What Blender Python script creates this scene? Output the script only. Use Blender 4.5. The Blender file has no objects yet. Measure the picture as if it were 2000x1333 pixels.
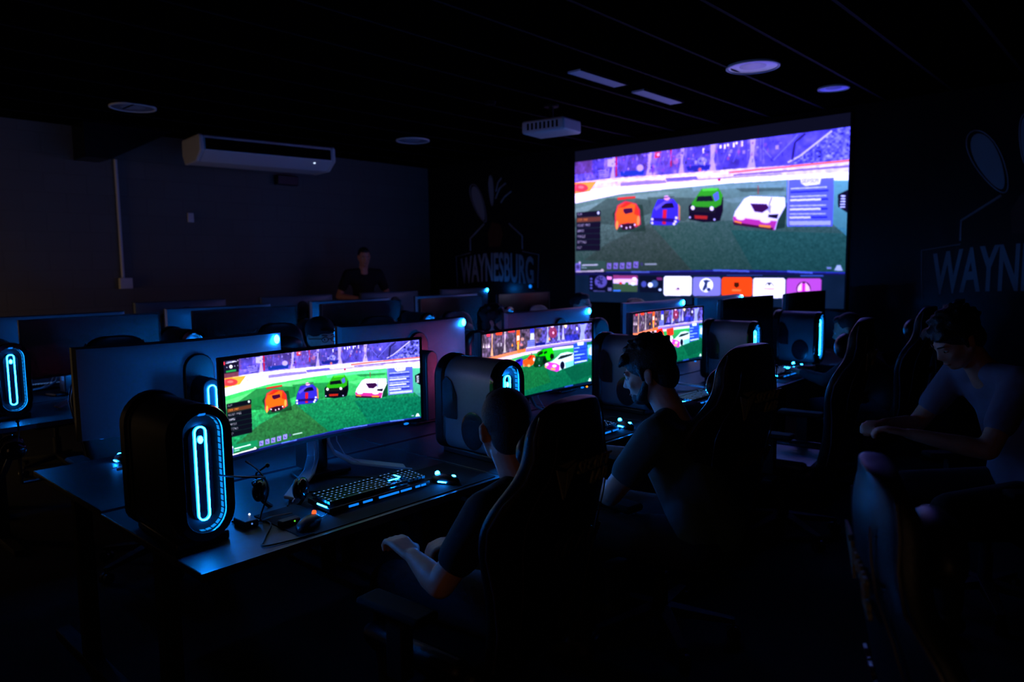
import bpy, bmesh, math, random
import numpy as np
from mathutils import Vector, Matrix, Euler
random.seed(7); rng = np.random.default_rng(11)
R = math.radians
sc = bpy.context.scene
COL = sc.collection

# ------------------------------------------------------------------ materials
def srgb(c):
    out = []
    for v in c:
        v /= 255.0
        out.append(v/12.92 if v <= .04045 else ((v+.055)/1.055)**2.4)
    return tuple(out) + (1.0,)

def mat(name, rgb, rough=.5, metal=0., spec=.5, noise=0., nscale=20., bump=0., bscale=200., emit=None, estr=0.):
    m = bpy.data.materials.new(name); m.use_nodes = True
    nt = m.node_tree; b = nt.nodes['Principled BSDF']
    b.inputs['Base Color'].default_value = srgb(rgb)
    b.inputs['Roughness'].default_value = rough
    b.inputs['Metallic'].default_value = metal
    b.inputs['Specular IOR Level'].default_value = spec
    if noise or bump:
        tc = nt.nodes.new('ShaderNodeTexCoord')
    if noise:
        n = nt.nodes.new('ShaderNodeTexNoise'); n.inputs['Scale'].default_value = nscale
        nt.links.new(tc.outputs['Object'], n.inputs['Vector'])
        r = nt.nodes.new('ShaderNodeValToRGB')
        c = srgb(rgb)
        r.color_ramp.elements[0].position = .3; r.color_ramp.elements[1].position = .7
        r.color_ramp.elements[0].color = tuple(x*(1-noise) for x in c[:3]) + (1,)
        r.color_ramp.elements[1].color = tuple(min(1, x*(1+noise)) for x in c[:3]) + (1,)
        nt.links.new(n.outputs['Fac'], r.inputs['Fac']); nt.links.new(r.outputs['Color'], b.inputs['Base Color'])
    if bump:
        n2 = nt.nodes.new('ShaderNodeTexNoise'); n2.inputs['Scale'].default_value = bscale
        nt.links.new(tc.outputs['Object'], n2.inputs['Vector'])
        bp = nt.nodes.new('ShaderNodeBump'); bp.inputs['Strength'].default_value = bump; bp.inputs['Distance'].default_value = .004
        nt.links.new(n2.outputs['Fac'], bp.inputs['Height']); nt.links.new(bp.outputs['Normal'], b.inputs['Normal'])
    if emit:
        b.inputs['Emission Color'].default_value = srgb(emit); b.inputs['Emission Strength'].default_value = estr
    return m

def block_wall(name, rgb):
    m = mat(name, rgb, .75, spec=.25)
    nt = m.node_tree; b = nt.nodes['Principled BSDF']
    tc = nt.nodes.new('ShaderNodeTexCoord'); mp = nt.nodes.new('ShaderNodeMapping')
    mp.inputs['Rotation'].default_value = (R(90), 0, 0)
    br = nt.nodes.new('ShaderNodeTexBrick')
    c = srgb(rgb)
    br.inputs['Color1'].default_value = c; br.inputs['Color2'].default_value = tuple(x*.93 for x in c[:3]) + (1,)
    br.inputs['Mortar'].default_value = tuple(x*.86 for x in c[:3]) + (1,)
    br.inputs['Scale'].default_value = 1; br.inputs['Brick Width'].default_value = .4; br.inputs['Row Height'].default_value = .2
    br.inputs['Mortar Size'].default_value = .008; br.inputs['Mortar Smooth'].default_value = .3
    nt.links.new(tc.outputs['Object'], mp.inputs['Vector']); nt.links.new(mp.outputs['Vector'], br.inputs['Vector'])
    nt.links.new(br.outputs['Color'], b.inputs['Base Color'])
    bp = nt.nodes.new('ShaderNodeBump'); bp.inputs['Strength'].default_value = .25; bp.inputs['Distance'].default_value = .006; bp.invert = True
    nt.links.new(br.outputs['Fac'], bp.inputs['Height']); nt.links.new(bp.outputs['Normal'], b.inputs['Normal'])
    return m

def emission_lin(name, col, s):
    m = emission(name, (0, 0, 0), s); m.node_tree.nodes['Emission'].inputs['Color'].default_value = tuple(col)+(1,); return m

def emission(name, rgb, s, sampling=None):
    m = bpy.data.materials.new(name); m.use_nodes = True
    nt = m.node_tree; nt.nodes.remove(nt.nodes['Principled BSDF'])
    e = nt.nodes.new('ShaderNodeEmission'); e.inputs['Color'].default_value = srgb(rgb); e.inputs['Strength'].default_value = s
    nt.links.new(e.outputs[0], nt.nodes['Material Output'].inputs['Surface'])
    if sampling: m.cycles.emission_sampling = sampling
    return m

def picture_material(name, s):
    m = emission(name, (0, 0, 0), s)
    nt = m.node_tree; e = nt.nodes['Emission']
    a = nt.nodes.new('ShaderNodeVertexColor'); a.layer_name = 'picture'
    nt.links.new(a.outputs['Color'], e.inputs['Color'])
    return m

M = dict(
    white_block=block_wall('painted_block', (106, 106, 101)),
    black_wall=mat('black_painted_wall', (13, 13, 14), .35, spec=.35, noise=.2, nscale=3),
    black_ceiling=mat('black_ceiling_tile', (3, 3, 3), 1., spec=0., noise=.3, nscale=60, bump=.2),
    carpet=mat('dark_carpet', (8, 8, 9), .95, noise=.4, nscale=150, bump=.4),
    grid=mat('ceiling_grid_metal', (14, 12, 16), .8, spec=.1),
    white_plastic=mat('white_plastic', (205, 205, 202), .45),
    pale_shell=mat('pale_shell', (104, 114, 122), .42, noise=.04, nscale=80),
    dark_shell=mat('dark_shell', (26, 28, 32), .4),
    matte_black=mat('matte_black', (8, 8, 8), .8, spec=.2),
    black_plastic=mat('black_plastic', (12, 12, 13), .38),
    gloss_black=mat('gloss_black', (6, 6, 8), .12),
    off_screen=mat('off_screen', (5, 5, 7), .22, spec=.4),
    stand_metal=mat('stand_metal', (190, 198, 205), .4),
    desk_top=mat('desk_laminate', (46, 48, 52), .45, noise=.15, nscale=35),
    desk_metal=mat('desk_metal', (20, 20, 22), .7, spec=.3),
    mat_cloth=mat('mousepad_cloth', (8, 8, 9), .9, bump=.1),
    leather=mat('black_leather', (17, 17, 19), .36, noise=.15, nscale=40, bump=.25, bscale=300),
    blue_leather=mat('charcoal_leather', (30, 32, 40), .4, noise=.1, nscale=40, bump=.25, bscale=300),
    piping=mat('seam_piping', (60, 52, 60), .35),
    embroidery=mat('embroidery', (150, 140, 105), .6),
    chrome=mat('chrome', (170, 170, 175), .2, metal=1.),
    dark_gloss=mat('dark_gloss_finish', (22, 25, 32), .25, spec=.6),
    screen_cloth=mat('projection_cloth', (190, 190, 195), .8),
    letter=mat('wall_lettering', (150, 146, 148), .5),
    letter_outline=mat('wall_lettering_outline', (160, 140, 138), .5),
    brown_paint=mat('brown_patch', (85, 32, 14), .6),
    skin=mat('skin', (205, 140, 112), .5, noise=.08, nscale=30, bump=.1, bscale=120),
    skin2=mat('skin_pale', (212, 160, 140), .5, noise=.08, nscale=30),
    lips=mat('lips', (160, 84, 76), .5),
    eye=mat('eye_white', (215, 212, 208), .25),
    hair=mat('short_brown_hair', (46, 32, 24), .7, noise=.35, nscale=90, bump=.8, bscale=260),
    dark_hair=mat('dark_hair', (17, 13, 11), .6, noise=.4, nscale=60, bump=.8, bscale=180),
    black_cotton=mat('black_cotton', (14, 14, 17), .85, bump=.3, bscale=40),
    green_cotton=mat('grey_green_cotton', (62, 84, 84), .9, bump=.35, bscale=30),
    grey_cotton=mat('grey_cotton', (112, 106, 122), .9, bump=.35, bscale=30),
    denim=mat('dark_denim', (22, 24, 34), .9, bump=.3, bscale=80),
    shoe=mat('dark_shoe', (30, 28, 28), .6),
    lens_glass=mat('lamp_lens', (150, 160, 175), .25),
    reflector=mat('lamp_reflector', (150, 160, 180), .3, metal=.6),
    strip=mat('white_ceiling_strip', (200, 204, 215), .6),
    led=emission_lin('cyan_light', (.003, .21, 1.), 170.),
    led_rear=emission_lin('rear_cyan_light', (.003, .21, 1.), 380.),
    led_pink=emission_lin('pink_light', (1., .12, .50), 110.),
    led_core=emission_lin('cyan_white_light', (.005, .22, 1.), 130.),
    led_dim=emission_lin('blue_light', (.006, .22, 1.), 1.1),
    cell_glow=emission_lin('loop_glow_on_cells', (.004, .22, .72), 1.3),  # emission stands in for the light ring shining on the cells
    led_key=emission('key_legend_light', (95, 150, 235), .9),
    led_red=emission('red_light', (255, 90, 40), 1.6),
    led_green=emission('green_light', (90, 220, 60), 1.0),
    led_amber=emission('amber_light', (255, 150, 30), 1.6),
    led_white=emission('white_light', (200, 220, 255), 2.),
)

# ------------------------------------------------------------------ mesh helpers
def link(name, bm, m, parent=None, smooth=True, bevel=0., subsurf=0):
    me = bpy.data.meshes.new(name)
    bmesh.ops.recalc_face_normals(bm, faces=bm.faces)
    bm.to_mesh(me); bm.free()
    o = bpy.data.objects.new(name, me); COL.objects.link(o)
    if m is not None: me.materials.append(M[m] if isinstance(m, str) else m)
    if parent is not None: o.parent = parent
    if smooth:
        for p in me.polygons: p.use_smooth = True
        try: me.set_sharp_from_angle(angle=R(38))
        except Exception: pass
    if bevel:
        b = o.modifiers.new('b', 'BEVEL'); b.width = bevel; b.segments = 2; b.limit_method = 'ANGLE'
    if subsurf:
        s = o.modifiers.new('s', 'SUBSURF'); s.levels = subsurf; s.render_levels = subsurf
    return o

def nb(): return bmesh.new()

def box(bm, c, s, rot=None):
    mtx = Matrix.Translation(c) @ (rot.to_4x4() if rot else Matrix.Identity(4)) @ Matrix.Diagonal((s[0], s[1], s[2], 1))
    bmesh.ops.create_cube(bm, size=1, matrix=mtx); return bm

def cyl(bm, a, b, r1, r2=None, seg=20, caps=True):
    a = Vector(a); b = Vector(b); d = b-a
    q = Vector((0, 0, 1)).rotation_difference(d.normalized()).to_matrix().to_4x4()
    bmesh.ops.create_cone(bm, cap_ends=caps, segments=seg, radius1=r1, radius2=r1 if r2 is None else r2, depth=d.length,
                          matrix=Matrix.Translation((a+b)/2) @ q)
    return bm

def ball(bm, c, r, rot=None, sub=3):
    if not hasattr(r, '__len__'): r = (r, r, r)
    mtx = Matrix.Translation(c) @ (rot.to_4x4() if rot else Matrix.Identity(4)) @ Matrix.Diagonal((r[0], r[1], r[2], 1))
    bmesh.ops.create_icosphere(bm, subdivisions=sub, radius=1, matrix=mtx); return bm

def capsule(bm, a, ra, b, rb):
    ball(bm, a, ra, sub=2); ball(bm, b, rb, sub=2)
    if (Vector(a)-Vector(b)).length > 1e-4: cyl(bm, a, b, ra, rb, seg=16)
    return bm

def prism(bm, pts, y0, y1, axis='y'):
    """outline pts (u,v) extruded; axis y: (u, y, v); axis z: (u, v, z); axis x: (x, u, v)"""
    def P3(u, v, t):
        return {'y': (u, t, v), 'z': (u, v, t), 'x': (t, u, v)}[axis]
    a = [bm.verts.new(P3(u, v, y0)) for u, v in pts]; b = [bm.verts.new(P3(u, v, y1)) for u, v in pts]
    bm.faces.new(a); bm.faces.new(b[::-1])
    n = len(pts)
    for i in range(n): bm.faces.new((a[i], a[(i+1) % n], b[(i+1) % n], b[i]))
    return bm

def tube(bm, pts, r, closed=False, seg=8):
    pts = [Vector(p) for p in pts]; n = len(pts); rings = []
    up = None
    for i, p in enumerate(pts):
        if closed: t = (pts[(i+1) % n]-pts[i-1]).normalized()
        else: t = (pts[min(i+1, n-1)]-pts[max(i-1, 0)]).normalized()
        if up is None:
            up = Vector((0, 0, 1)) if abs(t.z) < .9 else Vector((1, 0, 0))
        s = t.cross(up)
        if s.length < 1e-4: s = t.cross(Vector((0, 1, .3)))
        s.normalize(); up = s.cross(t).normalized()
        rings.append([bm.verts.new(p+(s*math.cos(2*math.pi*k/seg)+up*math.sin(2*math.pi*k/seg))*r) for k in range(seg)])
    m = n if closed else n-1
    for i in range(m):
        A, B = rings[i], rings[(i+1) % n]
        for k in range(seg): bm.faces.new((A[k], A[(k+1) % seg], B[(k+1) % seg], B[k]))
    if not closed: bm.faces.new(rings[0][::-1]); bm.faces.new(rings[-1])
    return bm

def ribbon(bm, pts, w, t, wdir):
    """flat bar along pts; width w along wdir, thickness t"""
    pts = [Vector(p) for p in pts]; wd = Vector(wdir).normalized(); rings = []
    n = len(pts)
    for i, p in enumerate(pts):
        tg = (pts[min(i+1, n-1)]-pts[max(i-1, 0)]).normalized()
        nn = tg.cross(wd).normalized()
        rings.append([bm.verts.new(p+wd*a*w/2+nn*b*t/2) for a, b in ((-1, -1), (1, -1), (1, 1), (-1, 1))])
    for A, B in zip(rings, rings[1:]):
        for k in range(4): bm.faces.new((A[k], A[(k+1) % 4], B[(k+1) % 4], B[k]))
    bm.faces.new(rings[0][::-1]); bm.faces.new(rings[-1])
    return bm

def stadium(w, h, n=10, cx=0, cz=0, rb=None):
    """outline (x,z) with half-round top and bottom (rb: bottom corner radius)"""
    r = w/2; p = []
    for i in range(n+1):
        a = math.pi*i/n; p.append((cx+r*math.cos(a), cz+h/2-r+r*math.sin(a)))
    if rb is None:
        for i in range(n+1):
            a = math.pi+math.pi*i/n; p.append((cx+r*math.cos(a), cz-h/2+r+r*math.sin(a)))
    else:
        for i in range(6):
            a = math.pi+math.pi/2*i/5; p.append((cx-r+rb+rb*math.cos(a), cz-h/2+rb+rb*math.sin(a)))
        for i in range(6):
            a = 1.5*math.pi+math.pi/2*i/5; p.append((cx+r-rb+rb*math.cos(a), cz-h/2+rb+rb*math.sin(a)))
    return p

def text_mesh(name, s, size, m, parent, mtx, extrude=.002, offset=0., shear=0., sx=1., fn=None):
    cu = bpy.data.curves.new(name, 'FONT'); cu.body = s; cu.size = size; cu.extrude = extrude; cu.offset = offset; cu.shear = shear
    cu.align_x = 'CENTER'; cu.align_y = 'BOTTOM'; cu.resolution_u = 3
    t = bpy.data.objects.new(name+'_src', cu); COL.objects.link(t)
    dg = bpy.context.evaluated_depsgraph_get(); dg.update()
    me = bpy.data.meshes.new_from_object(t.evaluated_get(dg)); me.name = name
    bpy.data.objects.remove(t); bpy.data.curves.remove(cu)
    me.transform(Matrix.Diagonal((sx, 1, 1, 1)))
    if fn:
        for v in me.vertices: v.co = fn(v.co)
    me.transform(mtx)
    me.materials.clear(); me.materials.append(M[m])
    o = bpy.data.objects.new(name, me); COL.objects.link(o)
    if parent is not None: o.parent = parent
    return o

def thing(name, label, cat, loc=(0, 0, 0), rz=0., group=None):
    o = bpy.data.objects.new(name, None); o.empty_display_size = .1; COL.objects.link(o)
    o.location = loc; o.rotation_euler = (0, 0, rz); o['label'] = label; o['category'] = cat
    if group: o['group'] = group
    return o

def tag(o, label, cat, group=None):
    o['label'] = label; o['category'] = cat
    if group: o['group'] = group
    return o

def copy_tree(o, loc=None, rz=None, label=None, group=None, parent=None, skip=()):
    c = o.copy(); COL.objects.link(c)
    if parent is not None: c.parent = parent
    for ch in o.children:
        if ch.name.split('.')[0] not in skip: copy_tree(ch, parent=c, skip=skip)
    if loc is not None: c.location = loc
    if rz is not None: c.rotation_euler = (0, 0, rz)
    if label: c['label'] = label
    if group: c['group'] = group
    return c

def drop(o, kinds):
    for ch in list(o.children_recursive):
        if ch.name.split('.')[0] in kinds: bpy.data.objects.remove(ch)

def struct(o): o['kind'] = 'structure'; return o

# ------------------------------------------------------------------ pictures shown on the screens
FONT = {'A': '01110100011000111111100011000110001', 'B': '11110100011000111110100011000111110', 'C': '01111100001000010000100001000001111',
        'D': '11110100011000110001100011000111110', 'E': '11111100001000011110100001000011111', 'F': '11111100001000011110100001000010000',
        'G': '01111100001000010011100011000101111', 'H': '10001100011000111111100011000110001', 'I': '11111001000010000100001000010011111',
        'K': '10001100101010011000101001001010001', 'L': '10000100001000010000100001000011111', 'M': '10001110111010110101100011000110001',
        'N': '10001110011010110011100011000110001', 'O': '01110100011000110001100011000101110', 'P': '11110100011000111110100001000010000',
        'Q': '01110100011000110001101011001001101', 'R': '11110100011000111110101001001010001', 'S': '01111100001000001110000010000111110',
        'T': '11111001000010000100001000010000100', 'U': '10001100011000110001100011000101110', 'V': '10001100011000110001100010101000100',
        'W': '10001100011000110101101011101110001', 'Y': '10001100010101000100001000010000100', ' ': '0'*35}

def homography(src, dst):
    A = []
    for (x, y), (u, v) in zip(src, dst):
        A.append([x, y, 1, 0, 0, 0, -u*x, -u*y, -u]); A.append([0, 0, 0, x, y, 1, -v*x, -v*y, -v])
    _, _, V = np.linalg.svd(np.array(A, float)); return V[-1].reshape(3, 3)

class Pic:
    def __init__(s, w, h, quad, base):
        s.w, s.h = w*2, h*2
        s.img = np.zeros((s.h, s.w, 3)); s.img[:] = base
        s.H = homography(quad, [(0, 0), (s.w, 0), (s.w, s.h), (0, s.h)])
    def g(s, pts):
        p = np.c_[np.array(pts, float), np.ones(len(pts))] @ s.H.T
        return p[:, :2]/p[:, 2:3]
    def poly(s, pts, c, a=1., grad=None):
        q = s.g(pts)
        x0, y0 = np.floor(q.min(0)).astype(int); x1, y1 = np.ceil(q.max(0)).astype(int)
        x0 = max(x0, 0); y0 = max(y0, 0); x1 = min(x1+1, s.w); y1 = min(y1+1, s.h)
        if x1 <= x0 or y1 <= y0: return
        X, Y = np.meshgrid(np.arange(x0, x1)+.5, np.arange(y0, y1)+.5)
        ins = np.zeros(X.shape, bool); n = len(q)
        for i in range(n):
            ax, ay = q[i]; bx, by = q[(i+1) % n]
            if ay == by: continue
            cnd = (ay > Y) != (by > Y)
            ins ^= cnd & (X < (bx-ax)*(Y-ay)/(by-ay)+ax)
        sub = s.img[y0:y1, x0:x1]
        col = np.array(c, float)
        if grad is not None:
            t = ((Y-y0)/(max(1, y1-y0)))[..., None]; col = col*(1-t)+np.array(grad, float)*t
            sub[ins] = sub[ins]*(1-a)+col[ins]*a
        else: sub[ins] = sub[ins]*(1-a)+col*a
    def ell(s, cx, cy, rx, ry, c, a=1.):
        s.poly([(cx+rx*math.cos(t), cy+ry*math.sin(t)) for t in np.linspace(0, 2*math.pi, 20)[:-1]], c, a)
    def line(s, pts, w, c, a=1.):
        for (ax, ay), (bx, by) in zip(pts, pts[1:]):
            d = math.hypot(bx-ax, by-ay) or 1; nx, ny = -(by-ay)/d*w/2, (bx-ax)/d*w/2
            s.poly([(ax+nx, ay+ny), (bx+nx, by+ny), (bx-nx, by-ny), (ax-nx, ay-ny)], c, a)
    def text(s, t, x, y, cw, ch, slope, c, a=1.):
        px, py = cw/6., ch/7.
        for ch_ in t:
            gph = FONT[ch_]
            for r in range(7):
                for k in range(5):
                    if gph[r*5+k] == '1':
                        xx = x+k*px; yy = y+r*py+slope*(xx-x0_(s, x))
                        s.poly([(xx, yy), (xx+px*1.1, yy+slope*px), (xx+px*1.1, yy+py*1.1+slope*px), (xx, yy+py*1.1)], c, a)
            y += slope*cw; x += cw
    def noise(s, pts, amp, scale):
        m = np.zeros((s.h, s.w, 3)); old = s.img; s.img = m; s.poly(pts, (1, 1, 1)); s.img = old
        gh, gw = max(2, s.h//scale), max(2, s.w//scale)
        n = rng.normal(0, 1, (gh, gw)); yy = np.linspace(0, gh-1.001, s.h); xx = np.linspace(0, gw-1.001, s.w)
        yi, xi = yy.astype(int), xx.astype(int); fy, fx = (yy-yi)[:, None], (xx-xi)[None]
        N = (n[yi][:, xi]*(1-fy)*(1-fx)+n[np.minimum(yi+1, gh-1)][:, xi]*fy*(1-fx)
             + n[yi][:, np.minimum(xi+1, gw-1)]*(1-fy)*fx+n[np.minimum(yi+1, gh-1)][:, np.minimum(xi+1, gw-1)]*fy*fx)
        s.img = s.img+m[..., :1]*N[..., None]*amp*np.clip(s.img/120., .2, 1.3)
    def get(s):
        i = np.clip(s.img, 0, 255)
        return (i[::2, ::2]+i[1::2, ::2]+i[::2, 1::2]+i[1::2, 1::2])/4.

def x0_(s, x): return x

def game_picture(w, h, overlay=True):
    p = Pic(w, h, [(125, 520), (1392, 400), (1395, 940), (172, 1172)], (24, 150, 92))
    A = [(100, 500), (1420, 380), (1420, 545), (1000, 590), (700, 618), (400, 645), (250, 655), (100, 690)]
    p.poly(A, (104, 90, 192)); p.noise(A, 30, 22); p.noise(A, 22, 9)
    for x0, x1, c in ((130, 250, (110, 60, 120)), (250, 330, (60, 50, 150)), (420, 590, (86, 60, 150)), (640, 760, (110, 78, 170)), (790, 890, (80, 70, 175)),
                      (930, 1050, (72, 62, 170)), (1090, 1210, (84, 78, 190)), (1210, 1392, (70, 70, 175))):
        p.poly([(x0, 500-(x0-130)*.08), (x1, 495-(x1-130)*.08), (x1, 575-(x1-400)*.045), (x0, 580-(x0-400)*.045)], c, .6)
    for x, wd in ((602, 20), (768, 16), (908, 24), (1070, 20), (390, 18)):
        y = 610-(x-400)*.075
        p.poly([(x-wd*.5, y-130), (x+wd*.6, y-132), (x+wd*.3, y-60), (x+wd*.9, y), (x-wd*.9, y+2), (x-wd*.35, y-60)], (205, 190, 245), .85)
    p.poly([(350, 505), (402, 500), (403, 545), (385, 548), (352, 545)], (190, 185, 245))
    for i in range(4): p.poly([(292+i*5, 567+i*11), (365, 560+i*11), (365, 566+i*11), (292+i*5, 573+i*11)], (180, 170, 240), .8)
    for q in ([(400, 495), (412, 494), (416, 598), (406, 600)], [(708, 465), (717, 464), (719, 545), (711, 546)]): p.poly(q, (190, 30, 90))
    p.poly([(625, 475), (662, 472), (662, 500), (628, 505)], (205, 60, 90)); p.poly([(640, 480), (655, 478), (655, 492), (641, 494)], (240, 200, 220))
    p.poly([(737, 492), (765, 470), (770, 500), (740, 520)], (170, 150, 225), .7)
    for x, hh in ((863, 22), (937, 14), (955, 20), (968, 12), (992, 20), (1003, 10), (1024, 24)): p.poly([(x, 462-(x-863)*.16), (x+8, 461-(x-863)*.16), (x+8, 462+hh-(x-863)*.16), (x, 463+hh-(x-863)*.16)], (250, 245, 255))
    p.poly([(435, 572), (575, 562), (572, 588), (440, 596)], (24, 60, 165)); p.poly([(790, 545), (900, 538), (898, 560), (800, 566)], (30, 40, 150))
    p.ell(550, 552, 20, 18, (190, 175, 235)); p.ell(620, 560, 10, 16, (120, 60, 190), .7); p.ell(863, 520, 22, 18, (150, 160, 230), .7)
    p.ell(738, 520, 14, 16, (210, 130, 160), .6); p.ell(855, 560, 8, 10, (240, 130, 120), .8)
    p.poly([(1392, 385), (1392, 540), (1180, 560), (1240, 510), (1340, 412)], (106, 106, 215)); p.noise([(1392, 385), (1392, 540), (1180, 560), (1240, 510), (1340, 412)], 50, 6)
    p.line([(1200, 530), (1240, 505), (1338, 412)], 7, (210, 200, 250)); p.line([(1110, 470), (1150, 520), (1215, 440), (1230, 420)], 4, (140, 140, 235), .8)
    p.line([(1215, 520), (1222, 450), (1255, 418)], 8, (30, 20, 90), .8)
    B = [(120, 640), (400, 606), (700, 584), (1000, 556), (1395, 528), (1395, 600), (1000, 622), (700, 655), (400, 690), (120, 720)]
    p.poly(B, (226, 218, 248)); p.noise(B, 12, 10)
    p.line([(130, 655), (400, 622), (700, 600), (1000, 572), (1180, 556)], 5, (255, 250, 255))
    p.line([(980, 572), (1150, 553), (1395, 524)], 9, (235, 130, 110)); p.line([(1000, 583), (1395, 545)], 7, (120, 80, 170), .8)
    p.poly([(440, 632), (560, 618), (690, 612), (700, 628), (560, 642), (440, 652)], (140, 125, 200), .8)
    p.poly([(690, 602), (840, 590), (850, 606), (700, 620)], (100, 85, 190), .8); p.line([(850, 606), (1180, 575)], 6, (170, 160, 225))
    p.poly([(120, 690), (400, 655), (700, 626), (1000, 598), (1395, 566), (1395, 598), (1200, 600), (1000, 618), (700, 655), (440, 692), (120, 766)], (255, 252, 255))
    p.poly([(120, 640), (288, 628), (245, 685), (120, 708)], (250, 180, 70)); p.ell(175, 668, 55, 24, (235, 70, 80)); p.poly([(120, 650), (150, 648), (140, 700), (120, 702)], (240, 90, 120))
    p.ell(180, 664, 22, 9, (255, 160, 150), .7)
    F = [(120, 766), (440, 692), (700, 655), (1000, 618), (1200, 600), (1395, 598), (1400, 960), (160, 1200)]
    p.poly(F, (80, 214, 124), grad=(12, 132, 90))
    p.poly([(120, 800), (440, 705), (700, 668), (760, 668), (560, 715), (130, 850)], (150, 235, 165), .5)
    p.poly([(820, 640), (1010, 622), (1200, 606), (1200, 628), (1010, 640), (830, 660)], (120, 230, 190), .6)
    p.poly([(960, 690), (1200, 645), (1200, 662), (1000, 705)], (130, 225, 160), .5)
    p.poly([(1010, 640), (1190, 632), (1190, 642), (1040, 655)], (24, 120, 70), .6)
    p.poly([(360, 720), (500, 705), (620, 715), (620, 780), (420, 860), (250, 860), (150, 900), (140, 860)], (20, 126, 62), .7)
    p.poly([(600, 700), (850, 690), (870, 720), (800, 800), (640, 830)], (20, 130, 66), .6)
    p.poly([(380, 960), (620, 830), (860, 1040), (700, 1080), (190, 1160), (170, 1120)], (56, 96, 44), .55)
    p.poly([(620, 830), (1000, 780), (1395, 770), (1395, 940), (860, 1040)], (10, 130, 90), .6)
    p.poly([(1000, 820), (1395, 790), (1395, 940), (1100, 985)], (0, 112, 96), .5)
    p.noise([(160, 860), (620, 800), (1395, 760), (1395, 945), (170, 1170)], 11, 5); p.noise(F, 5, 8)
    # crowd lights and signs in the stands
    rr = random.Random(5)
    for k in range(150):
        x = rr.uniform(250, 1180); y = 500-(x-130)*.075+rr.uniform(0, 95)
        ww, hh = rr.uniform(3, 13), rr.uniform(4, 18); c = rr.choice([(190, 180, 250), (150, 130, 230), (60, 40, 150), (40, 30, 120), (230, 200, 240), (200, 90, 150), (90, 90, 230), (130, 80, 180)])
        p.poly([(x, y), (x+ww, y-1), (x+ww, y+hh), (x, y+hh)], c, rr.uniform(.35, .8))
    for k in range(16):
        x = rr.uniform(420, 1180); y = 505-(x-130)*.075; p.line([(x, y-30), (x+rr.uniform(-50, 50), y+90)], 3, (150, 140, 235), .6)
    # sports cars parked on the grass
    p.poly([(400, 800), (440, 745), (575, 740), (600, 870), (440, 895)], (10, 50, 26), .6)
    p.poly([(415, 800), (428, 752), (475, 726), (540, 735), (562, 765), (572, 840), (545, 858), (500, 850), (450, 862), (430, 885), (418, 860)], (214, 40, 90))
    p.poly([(420, 800), (435, 755), (480, 732), (536, 740), (556, 768), (564, 832), (545, 848), (500, 838), (450, 852), (428, 860)], (252, 120, 26))
    p.poly([(435, 765), (480, 732), (520, 732), (470, 760)], (220, 50, 30)); p.poly([(535, 742), (556, 768), (560, 800), (530, 790)], (226, 60, 30))
    p.poly([(465, 768), (518, 760), (522, 782), (480, 795), (468, 785)], (70, 8, 60)); p.poly([(425, 712), (532, 698), (534, 709), (427, 725)], (214, 50, 40))
    p.ell(432, 858, 9, 24, (255, 190, 80)); p.ell(556, 822, 9, 26, (255, 180, 90)); p.poly([(455, 850), (540, 835), (535, 868), (465, 880)], (50, 14, 40))
    for x, y in ((460, 860), (490, 866), (512, 860), (537, 845)): p.ell(x, y, 5, 6, (255, 245, 250))
    p.poly([(622, 828), (632, 765), (655, 708), (735, 700), (768, 735), (774, 800), (755, 824), (700, 832), (636, 836)], (58, 48, 196))
    p.poly([(760, 720), (772, 735), (774, 800), (764, 800)], (240, 160, 90), .8); p.poly([(672, 728), (732, 720), (742, 742), (680, 750)], (14, 8, 50))
    p.poly([(640, 750), (690, 715), (735, 706), (700, 722), (650, 765)], (120, 110, 235), .8)
    p.poly([(686, 756), (706, 755), (704, 826), (686, 826)], (220, 26, 60)); p.ell(702, 698, 16, 12, (240, 190, 215)); p.line([(668, 700), (740, 690)], 4, (70, 60, 90))
    p.poly([(640, 800), (745, 795), (745, 812), (640, 815)], (26, 10, 110), .8)
    for x, y in ((632, 808), (633, 826), (755, 790), (752, 808), (745, 820)): p.ell(x, y, 7, 7, (240, 245, 255))
    p.poly([(812, 730), (842, 700), (930, 705), (962, 680), (964, 740), (954, 785), (930, 792), (880, 798), (815, 792)], (10, 8, 26))
    p.poly([(842, 690), (868, 646), (940, 640), (960, 672), (955, 714), (930, 730), (824, 732), (826, 712)], (44, 176, 26))
    p.poly([(850, 684), (912, 676), (922, 700), (845, 706)], (10, 20, 30)); p.poly([(918, 672), (940, 655), (946, 690), (928, 702)], (90, 120, 200))
    p.poly([(868, 646), (940, 640), (935, 652), (872, 658)], (80, 220, 60)); p.poly([(820, 732), (930, 728), (932, 752), (820, 755)], (20, 24, 30))
    p.ell(831, 737, 9, 10, (250, 250, 255)); p.ell(916, 734, 9, 10, (250, 250, 255)); p.poly([(840, 770), (900, 768), (898, 784), (842, 786)], (190, 40, 30))
    for x in (820, 930): p.ell(x, 782, 5, 5, (210, 215, 255))
    p.poly([(1180, 700), (1205, 690), (1200, 790), (1165, 800)], (8, 60, 36), .8)
    p.poly([(1006, 768), (1014, 738), (1048, 682), (1070, 670), (1196, 668), (1200, 704), (1176, 760), (1168, 802), (1100, 800), (1012, 796)], (250, 248, 255))
    p.poly([(1006, 762), (1100, 768), (1172, 766), (1164, 803), (1012, 796)], (206, 56, 160)); p.poly([(1006, 785), (1160, 795), (1158, 803), (1012, 797)], (70, 10, 50))
    p.poly([(1072, 702), (1132, 700), (1142, 716), (1118, 736), (1090, 734)], (60, 14, 76)); p.poly([(1142, 742), (1176, 738), (1172, 756), (1140, 752)], (20, 14, 40))
    p.line([(1150, 672), (1142, 700), (1146, 735)], 4, (150, 150, 190)); p.poly([(1135, 722), (1150, 702), (1146, 735)], (180, 180, 215))
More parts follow.
